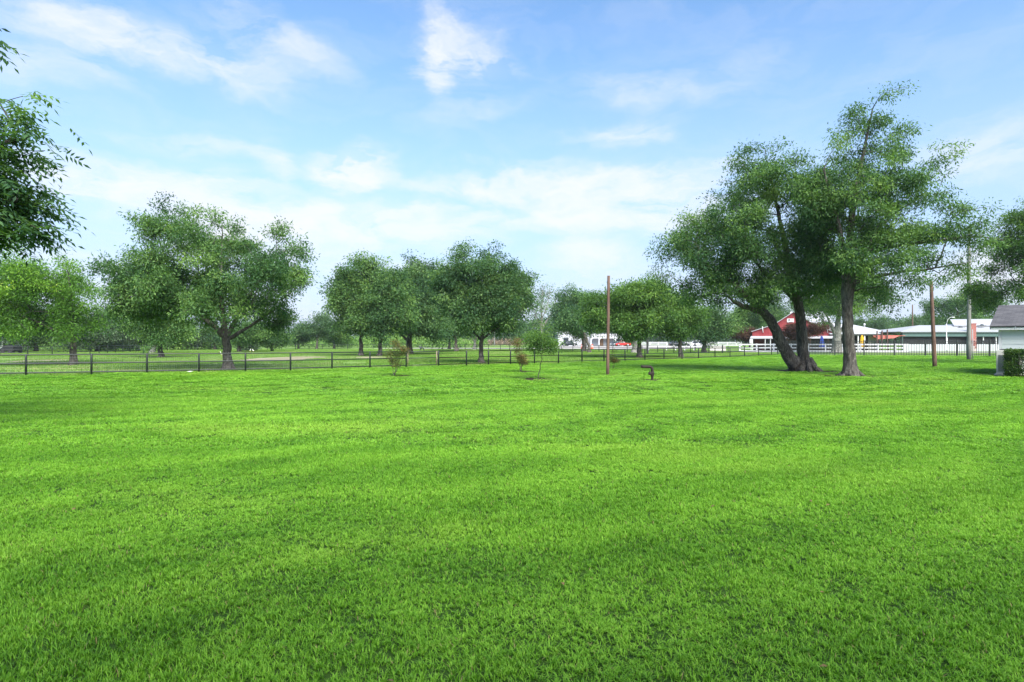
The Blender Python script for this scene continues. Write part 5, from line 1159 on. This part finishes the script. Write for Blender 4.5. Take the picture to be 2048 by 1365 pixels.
# clipped hedge
hx0, hx1, hy0, hy1, hz = gx(2010, 28.4), gx(2010, 28.4) + 3.6, 28.3, 29.2, gz(702, 28.4)
hd = thing('hedge', 'clipped boxy green hedge at the right edge in front of the house', 'hedge', (hx0, hy0, 0))
rng = np.random.default_rng(77); n = 1500
c = np.stack([rng.uniform(hx0, hx1, n), rng.uniform(hy0, hy1, n), rng.uniform(.08, hz, n)], 1)
for k in range(n):                                   # most shoots sit near the clipped faces
    f = rng.integers(0, 4)
    if f == 0: c[k, 1] = hy0 + abs(rng.normal()) * .06
    elif f == 1: c[k, 2] = hz - abs(rng.normal()) * .06
    elif f == 2: c[k, 0] = hx0 + abs(rng.normal()) * .06
q, rn, cl = leaf_quads(c, .10, 26, .065, .034, 0.0, rng)
q[:, 2] = np.maximum(q[:, 2], .02)
me = np_mesh('foliage', q - np.array(hd.location), 4, M['leaf_hedge'], {'rnd': rn, 'cl': cl}); o = bpy.data.objects.new('foliage', me); COL.objects.link(o); o.parent = hd
m = MB()
for k in range(14):
    x = hx0 + .15 + k * .22; m.tube([(x, 28.85, -.05), (x + rng.normal() * .05, 28.8, .4), (x + rng.normal() * .12, 28.9, hz - .2)], [.03, .022, .008], 6)
m.obj('stems', M['bark_dark'], hd, smooth=True)
hd.rotation_euler = (0, 0, R(-44))
sheet('soil_patch', blob(24.6, 28.9, 1.9, 1.2) , 0.016, M['soil'])

# ------------------------------------------------------------------ poles, lamps, wires
def pole(name, label, px, py, top, r0, r1, mat, cat='pole', lean=0.0, group=None):
    g = G(px, py); d = g[1]; z = gz(top, d)
    root = thing(name, label, cat, (g[0], d, 0), group)
    m = MB(); n = 9
    m.tube([(g[0] + lean * i / n, d, -.2 + (z + .2) * i / n) for i in range(n + 1)], [r0 + (r1 - r0) * i / n for i in range(n + 1)], 14)
    m.obj('shaft', M[mat], root, smooth=False)
    for p in root.children[0].data.polygons: p.use_smooth = len(p.vertices) == 4
    return root, g, z
pole('wooden_pole', 'slim reddish-brown wooden pole in mid lawn beside a thin shrub', 1215.3, 751, 552, .082, .07, 'pole_brown', lean=.05)
pole('wooden_pole', 'leaning brown wooden pole on the lawn between tallest pecan and grey utility pole', 1870, 735, 563, .135, .095, 'pole_brown', lean=-.26)
up, g, uz = pole('utility_pole', 'tall weathered grey utility pole with conduit in front of the picket fence', 1938, 720, 452, .185, .12, 'pole_grey', 'utility pole')
m = MB(); m.tube([(g[0] + .26, g[1] - .12, 0), (g[0] + .25, g[1] - .1, 2.8)], .035, 8); m.obj('conduit', M['cable'], up, smooth=True)
m = MB(); m.box((g[0] - .16, g[1] - .22, uz - .5), (g[0] + .16, g[1] - .1, uz - .3)); m.obj('bracket', M['chrome'], up)
def wire(label, a, b, sag, r=.018):
    a = np.array(a, float); b = np.array(b, float); n = 24
    m = MB(); m.tube([a + (b - a) * t + np.array([0, 0, -sag * 4 * t * (1 - t)]) for t in np.linspace(0, 1, n)], r, 5)
    return tag(m.obj('overhead_wire', M['cable'], smooth=True), label, 'wire')
ut = np.array([g[0], g[1], uz - .4])
wire('pale service wire running from the utility pole down over the shingled house', ut, (xr - 1, D5 + 2.5, 5.0), .9, .022)
wire('slack wire hanging low on the left side of the utility pole', (g[0] - .05, g[1] - .2, gz(596, g[1])), (gx(1912, 90), 90, gz(616, 90)), .9, .03)
wire('long thin wire from the utility pole toward the roofs behind the picket fence', (g[0], g[1], gz(640, g[1]) + .8), (gx(1896, 128), 128, gz(626, 128)), .5, .03)
pole('utility_pole', 'thin far utility pole above the hazy trees behind the white roofs', 1825, 695.6, 610, .2, .13, 'pole_brown', 'utility pole')
pole('utility_pole', 'thin far pole in front of the woods right of the broad pecan', 989, 692, 664, .2, .15, 'pole_grey', 'utility pole')
pole('dark_post', 'thick black wooden post right of the big bright-green pecan trunk', 1295, 709.3, 652, .15, .13, 'pole_black', 'post')
pole('dark_post', 'black post in front of the white parked car', 1390, 702.2, 671, .11, .10, 'pole_black', 'post')
pole('dark_post', 'short dark post at the end of the low white wall segment', 1445, 707, 690, .10, .09, 'black_metal', 'post')
def lamp_post(label, px, d, h, mat, arm):
    root = thing('lamp_post', label, 'lamp post', (gx(px, d), d, 0)); x = gx(px, d)
    m = MB(); m.lathe([(.13, 0), (.13, .35), (.07, .45), (.05, h)], (x, d, 0), 10); m.obj('shaft', M[mat], root, smooth=True)
    m = MB(); m.tube([(x, d, h - .1), (x + arm * .25, d, h + .7), (x + arm * .7, d, h + 1.05), (x + arm, d, h + 1.1)], [.045, .04, .035, .03], 8); m.obj('arm', M[mat], root, smooth=True)
    m = MB(); m.box((x + arm * .95, d - .12, h + 1.0), (x + arm * 1.45, d + .12, h + 1.12)); m.obj('lamp_head', M[mat], root, bevel=.03)
lamp_post('white lamp post with a curved arm before the long white building', 1893, 99, 4.6, 'white', .9)
lamp_post('thin dark lamp post between the dark tree and the burgundy myrtle', 1429.5, 150, 4.0, 'black_metal', .5)

# ------------------------------------------------------------------ water standpipe
g = G(1304.5, 761.3); d = g[1]; k = d / F
sp_ = thing('standpipe', 'rusty bent standpipe with a valve on the lawn', 'water pipe', (g[0], d, 0))
zt = gz(734.2, d); r = .062
m = MB(); arc = [(g[0] - .11 + .11 * math.cos(a), d, zt - .11 + .11 * math.sin(a)) for a in np.linspace(0, math.pi / 2, 9)]
m.tube([(g[0], d, zt - .34)] + arc + [(g[0] - .42, d, zt + .012), (g[0] - .47, d, zt + .014)], [r] * 11 + [r * .92], 16); m.obj('elbow', M['rust'], sp_, smooth=True)
m = MB(); m.tube([(g[0] - .475, d, zt + .014), (g[0] - .49, d, zt + .012)], [r * .7, r * .68], 14); m.obj('spout', M['black_metal'], sp_, smooth=True)
m = MB(); m.lathe([(.055, -.05), (.055, .19), (.075, .2), (.075, .23), (.088, .25), (.092, .34), (.075, .38), (.07, .40)], (g[0], d, 0), 18); m.obj('riser', M['rust'], sp_, smooth=False)
m = MB(); m.tube([(g[0] - .06, d - .01, .30), (g[0] - .16, d - .02, .30)], [.07, .062], 14); vb = m.obj('valve', M['rust'], sp_, smooth=True)
m = MB(); m.tube([(g[0] - .12, d - .02, .35), (g[0] - .12, d - .02, .42), (g[0] - .09, d - .02, .45)], .013, 8); m.obj('handle', M['black_metal'], vb, smooth=True)

# ------------------------------------------------------------------ vehicles (built along x, nose at -x)
def vehicle(name, label, kind, paintm, L, W, H, loc, yaw):
    root = thing(name, label, {'suv': 'car', 'pickup': 'pickup truck', 'car': 'car'}[kind])
    h2 = L / 2; wr = .36; gc = .26
    if kind == 'pickup':
        body = [(-h2, .55), (-h2 + .05, .95), (-h2 + 1.1, 1.06), (-.35 * L / 5.5, 1.1), (h2 - 2.05, 1.12), (h2, 1.12), (h2, .5), (h2 - .1, .38), (-h2 + .1, .36)]
        cab = [(-h2 + 1.15, 1.05), (-h2 + 1.75, H - .06), (-h2 + 2.2, H), (h2 - 2.2, H - .02), (h2 - 2.0, 1.1)]
    elif kind == 'suv':
        body = [(-h2, .5), (-h2 + .04, .92), (-h2 + 1.15, 1.08), (h2 - .1, 1.12), (h2, .9), (h2, .45), (h2 - .1, .34), (-h2 + .12, .34)]
        cab = [(-h2 + 1.0, 1.05), (-h2 + 1.75, H - .05), (-h2 + 2.2, H), (h2 - .5, H - .02), (h2 - .12, 1.1)]
    else:
        body = [(-h2, .45), (-h2 + .05, .75), (-h2 + 1.2, .92), (h2 - .8, .95), (h2, .9), (h2, .42), (h2 - .1, .3), (-h2 + .12, .3)]
        cab = [(-h2 + 1.1, .9), (-h2 + 1.85, H - .04), (-h2 + 2.3, H), (h2 - 1.3, H - .03), (h2 - .6, .93)]
    m = MB(); m.prism(body, 'y', -W / 2, W / 2); m.obj('body', M[paintm], root, bevel=.06)
    cx_ = sum(p[0] for p in cab) / len(cab)
    m = MB(); n = len(cab); w0, w1 = W / 2 - .05, W / 2 - .2
    vs = [(u, -(w1 if v > 1.2 else w0), v) for u, v in cab] + [(u, (w1 if v > 1.2 else w0), v) for u, v in cab]
    m.add(vs, [tuple(range(n))[::-1], tuple(range(n, 2 * n))] + [(i, (i + 1) % n, n + (i + 1) % n, n + i) for i in range(n)]); m.obj('cabin', M[paintm], root, bevel=.04)
    zlo, zhi = cab[0][1] + .1, H - .12
    def xat(a, b, z): return a[0] + (b[0] - a[0]) * (z - a[1]) / (b[1] - a[1])
    for sgn in (-1, 1):                                # side glass set a few mm proud of the cabin side
        yy0 = sgn * (w0 - (w0 - w1) * (zlo - cab[0][1]) / (H - cab[0][1]) + .012); yy1 = sgn * (w1 + .02)
        fa, fb = xat(cab[0], cab[1], zlo) + .12, xat(cab[0], cab[1], zhi) + .1
        ra, rb = xat(cab[-1], cab[-2], zlo) - .14, xat(cab[-1], cab[-2], zhi) - .12
        mid = (fa + ra) / 2
        for a0, a1, b0, b1 in ((fa, fb, mid - .05, mid - .05), (mid + .05, mid + .05, ra, rb)):
            m = MB(); m.add([(a0, yy0, zlo), (b0, yy0, zlo), (b1, yy1, zhi), (a1, yy1, zhi), (a0, yy0 - sgn * .03, zlo), (b0, yy0 - sgn * .03, zlo), (b1, yy1 - sgn * .03, zhi), (a1, yy1 - sgn * .03, zhi)], [(0,1,2,3),(7,6,5,4),(0,4,5,1),(1,5,6,2),(2,6,7,3),(3,7,4,0)]); m.obj('window', M['glass'], root)
    for a, b, s in ((cab[0], cab[1], -1), (cab[-1], cab[-2], 1)):
        m = MB(); za, zb = zlo, zhi; xa_, xb_ = xat(a, b, za) + s * .015, xat(a, b, zb) + s * .015
        m.add([(xa_, -w0 + .1, za), (xa_, w0 - .1, za), (xb_, w1 - .08, zb), (xb_, -w1 + .08, zb), (xa_ - s * .03, -w0 + .1, za), (xa_ - s * .03, w0 - .1, za), (xb_ - s * .03, w1 - .08, zb), (xb_ - s * .03, -w1 + .08, zb)], [(0,1,2,3),(7,6,5,4),(0,4,5,1),(1,5,6,2),(2,6,7,3),(3,7,4,0)]); m.obj('windscreen', M['glass'], root)
    if kind == 'pickup':
        m = MB(); m.box((h2 - 1.9, -W / 2 + .12, 1.115), (h2 - .1, W / 2 - .12, 1.128)); m.obj('bed', M['dark'], root)
    for sx in (-h2 + .95, h2 - 1.05):
        for sgn in (-1, 1):
            m = MB(); y0 = sgn * (W / 2 - .2); y1 = sgn * (W / 2 + .015); m.tube([(sx, y0, wr), (sx, y1, wr)], wr, 20); wh = m.obj('wheel', M['tyre'], root)
            m = MB(); m.tube([(sx, y1, wr), (sx, y1 + sgn * .02, wr)], [wr * .66, wr * .5], 14); m.obj('rim', M['rim'], wh)
            m = MB(); m.tube([(sx, y1 - sgn * .03, wr + .04), (sx, y1 - sgn * .012, wr + .04)], wr + .09, 20); m.obj('wheel_arch', M['dark'], root)
    for sgn in (-1, 1):
        y = sgn * (W / 2 - .28)
        m = MB(); m.box((-h2 - .015, y - .18, .68), (-h2 + .06, y + .18, .86)); m.obj('headlight', M['lamp_clear'], root, bevel=.015)
        m = MB(); m.box((h2 - .05, y - .06 + sgn * .12, .72), (h2 + .015, y + .06 + sgn * .12, 1.02)); m.obj('taillight', M['lamp_red'], root, bevel=.012)
    for s in (-1, 1):
        m = MB(); m.box((s * h2 - .07, -W / 2 + .06, .36), (s * h2 + .07, W / 2 - .06, .56)); m.obj('bumper', M['chrome' if kind != 'car' else paintm], root, bevel=.03)
    m = MB(); m.box((-h2 - .012, -.5, .6), (-h2 + .04, .5, .86)); m.obj('grille', M['dark'], root)
    root.location = loc; root.rotation_euler = (0, 0, yaw)
    return root
def at(px, d): return (gx(px, d), d, 0.015)
vehicle('pickup_truck', 'red pickup truck parked before the white open-porch building', 'pickup', 'car_red', 5.3, 1.9, 1.86, at(1245.5, 205), R(4))
vehicle('parked_car', 'dark grey car nose-out beside the red pickup truck', 'suv', 'car_grey', 4.5, 1.85, 1.72, at(1229.5, 207), R(62))
vehicle('parked_car', 'long black sport utility car parked behind the medium green pecan', 'suv', 'car_black', 5.4, 2.0, 1.92, at(1358.5, 166), R(176))
vehicle('parked_car', 'white sport utility car parked behind a black post', 'suv', 'car_white', 4.9, 1.95, 1.85, at(1400.5, 171), R(158))
vehicle('pickup_truck', 'black pickup truck in front of the tall white metal building', 'pickup', 'car_black', 5.6, 1.95, 1.85, at(1138, 203), R(178))
# traffic drums
def drum(label, px, d, z, proto=[]):
    if not proto:
        root = thing('traffic_drum', label, 'traffic drum', (0, 0, 0), 'orange and white traffic drums by the leaning trunk')
        bands = [(.32, .0, .12, 'tyre'), (.29, .12, .36, 'orange'), (.275, .36, .52, 'white'), (.262, .52, .68, 'orange'), (.25, .68, .84, 'white'), (.238, .84, 1.0, 'orange')]
        for r, a, b, mt in bands:
            m = MB(); m.lathe([(r, a), (r - .012, b)], (0, 0, 0), 16); m.obj('base' if mt == 'tyre' else 'band', M[mt], root, smooth=False)
        m = MB(); m.tube([(-.1, 0, 1.0), (-.1, 0, 1.08), (.1, 0, 1.08), (.1, 0, 1.0)], .02, 6); m.obj('handle', M['orange'], root)
        proto.append(root); c = root
    else: c = copy_tree(proto[0]); c['label'] = label
    c.location = (gx(px, d), d, z); return c
drum('orange and white traffic drum, lower left of the stack by the leaning trunk', 1164.3, 130, .012)
drum('orange and white traffic drum, lower right of the stack by the leaning trunk', 1170.3, 130, .012)
drum('orange and white traffic drum on top of the small stack', 1167.3, 130, 1.10)
drum('single orange and white traffic drum right of the leaning brown trunk', 1184.0, 130, .012)

# ------------------------------------------------------------------ animals
def skin_body(name, nodes, edges, mat, parent, sub=2):
    me = bpy.data.meshes.new(name); me.from_pydata([n[:3] for n in nodes], edges, []); me.materials.append(mat)
    o = bpy.data.objects.new(name, me); COL.objects.link(o); o.parent = parent
    sk = o.modifiers.new('skin', 'SKIN'); sk.use_smooth_shade = True
    for i, n in enumerate(nodes):
        v = me.skin_vertices[0].data[i]; v.radius = (n[3], n[3] if len(n) < 5 else n[4]); v.use_root = (i == 0)
    s = o.modifiers.new('sub', 'SUBSURF'); s.levels = sub; s.render_levels = sub
    return o
hr = thing('horse', 'small dark horse trotting with raised tail behind the steel gate', 'horse', (0, 0, 0))
nodes = [(.05, 0, .78, .145, .16), (-.22, 0, .80, .15, .17), (.32, 0, .84, .15, .165), (-.40, 0, .92, .115, .12), (-.50, 0, 1.08, .075, .085), (-.56, 0, 1.2, .06, .075), (-.66, 0, 1.17, .05, .055), (-.78, 0, 1.10, .036, .04),
         (-.30, .09, .62, .075), (-.36, .09, .36, .042), (-.46, .09, .2, .028), (-.43, .09, .02, .032),
         (-.24, -.09, .62, .075), (-.20, -.09, .36, .042), (-.16, -.09, .18, .028), (-.18, -.09, .02, .032),
         (.36, .10, .64, .10), (.30, .10, .44, .055), (.42, .10, .27, .034), (.36, .10, .02, .034),
         (.40, -.10, .64, .10), (.40, -.10, .44, .055), (.55, -.10, .28, .034), (.56, -.10, .03, .034)]
edges = [(0, 1), (0, 2), (1, 3), (3, 4), (4, 5), (5, 6), (6, 7), (1, 8), (8, 9), (9, 10), (10, 11), (1, 12), (12, 13), (13, 14), (14, 15), (2, 16), (16, 17), (17, 18), (18, 19), (2, 20), (20, 21), (21, 22), (22, 23)]
skin_body('body', nodes, edges, M['horse'], hr)
m = MB(); m.tube([(.44, 0, .92), (.56, 0, 1.0), (.68, 0, .98), (.76, 0, .88), (.78, 0, .72)], [.03, .05, .055, .04, .01], 8); m.obj('tail', M['horse'], hr, smooth=True)
m = MB(); m.add([(-.36, .02, .98), (-.36, -.02, .98), (-.44, 0, 1.04), (-.50, .02, 1.18), (-.50, -.02, 1.18), (-.42, 0, 1.14), (-.57, .02, 1.27), (-.57, -.02, 1.27), (-.52, 0, 1.29), (-.33, 0, 1.0)], [(0, 1, 4, 3), (0, 3, 5, 9), (1, 9, 5, 4), (3, 4, 7, 6), (3, 6, 8, 5), (4, 5, 8, 7), (6, 7, 8)]); m.obj('mane', M['horse'], hr)
for s in (-1, 1):
    m = MB(); m.tube([(-.57, s * .04, 1.25), (-.585, s * .055, 1.35)], [.026, .004], 6); m.obj('ear', M['horse'], hr, smooth=True)
hr.location = (gx(843.5, 99), 99, 0); hr.scale = (.82, .82, .82)
def egret(label, px, d, s, yaw, proto=[]):
    if not proto:
        r_ = thing('egret', label, 'bird', (0, 0, 0), 'white egrets in the pasture')
        skin_body('body', [(0, 0, .30, .075, .08), (.14, 0, .27, .03), (-.08, 0, .36, .05), (-.12, 0, .44, .024), (-.09, 0, .52, .02), (-.13, 0, .57, .026), (-.17, 0, .57, .015)], [(0, 1), (0, 2), (2, 3), (3, 4), (4, 5), (5, 6)], M['feather'], r_)
        m = MB(); m.tube([(-.17, 0, .57), (-.26, 0, .555)], [.012, .003], 6); m.obj('beak', M['beak'], r_, smooth=True)
        for q in (-1, 1):
            m = MB(); m.tube([(.01, q * .03, .26), (.02, q * .03, .12), (.01, q * .03, 0), (-.05, q * .03, .005)], .008, 6); m.obj('leg', M['beak'], r_, smooth=True)
        proto.append(r_); c = r_
    else: c = copy_tree(proto[0]); c['label'] = label
    c.location = (gx(px, d), d, 0); c.rotation_euler = (0, 0, yaw); c.scale = (s, s, s)
egret('white egret standing just left of the largest pecan trunk', 443, 66, 1.0, .4)
egret('white egret under the low spreading tree, left of a pair', 500.5, 92, 1.0, 2.6)
egret('white egret under the low spreading tree, right of a pair', 506.5, 93, .9, .2)
g = G(379.5, 746.2); m = MB(); m.slab([(g[0] - .12, g[1] - .1, .07), (g[0] + .1, g[1] - .12, .05), (g[0] + .12, g[1] + .1, .09), (g[0] - .05, g[1] + .12, .10)], .006)
tag(m.obj('paper_scrap', M['white']), 'scrap of white paper on the grass under the pipe fence', 'litter')

# ------------------------------------------------------------------ unseen house added behind the camera to shade the nearest grass
shade_house = thing('house', 'two-storey white house behind the viewer, its shade lying on the nearest grass', 'house', (3, -6.6, 0))
m = MB(); walls_box(m, -9, 16, -11.6, -2.5, 0, 6.0); m.obj('wall', M['siding'], shade_house)
m = MB(); m.slab([(-9.6, -1.9, 5.95), (16.6, -1.9, 5.95), (13, -7.0, 8.3), (-6, -7.0, 8.3)], .12); m.slab([(-9.6, -12.2, 5.95), (16.6, -12.2, 5.95), (13, -7.01, 8.3), (-6, -7.01, 8.3)], .12)
m.slab([(-9.6, -1.91, 5.95), (-9.6, -12.19, 5.95), (-6.02, -7.0, 8.3)], .12); m.slab([(16.6, -1.91, 5.95), (16.6, -12.19, 5.95), (13.02, -7.0, 8.3)], .12); m.obj('roof', M['shingle'], shade_house)
for x in (-6.5, -2.5, 2.5, 6.5, 10.5, 14):
    for z in (.9, 3.7):
        m = MB(); m.box((x - .55, -2.53, z), (x + .55, -2.47, z + 1.4)); w = m.obj('window', M['glass'], shade_house)
        m = MB(); m.box((x - .62, -2.51, z - .08), (x + .62, -2.42, z - .01)); m.obj('sill', M['white'], w)
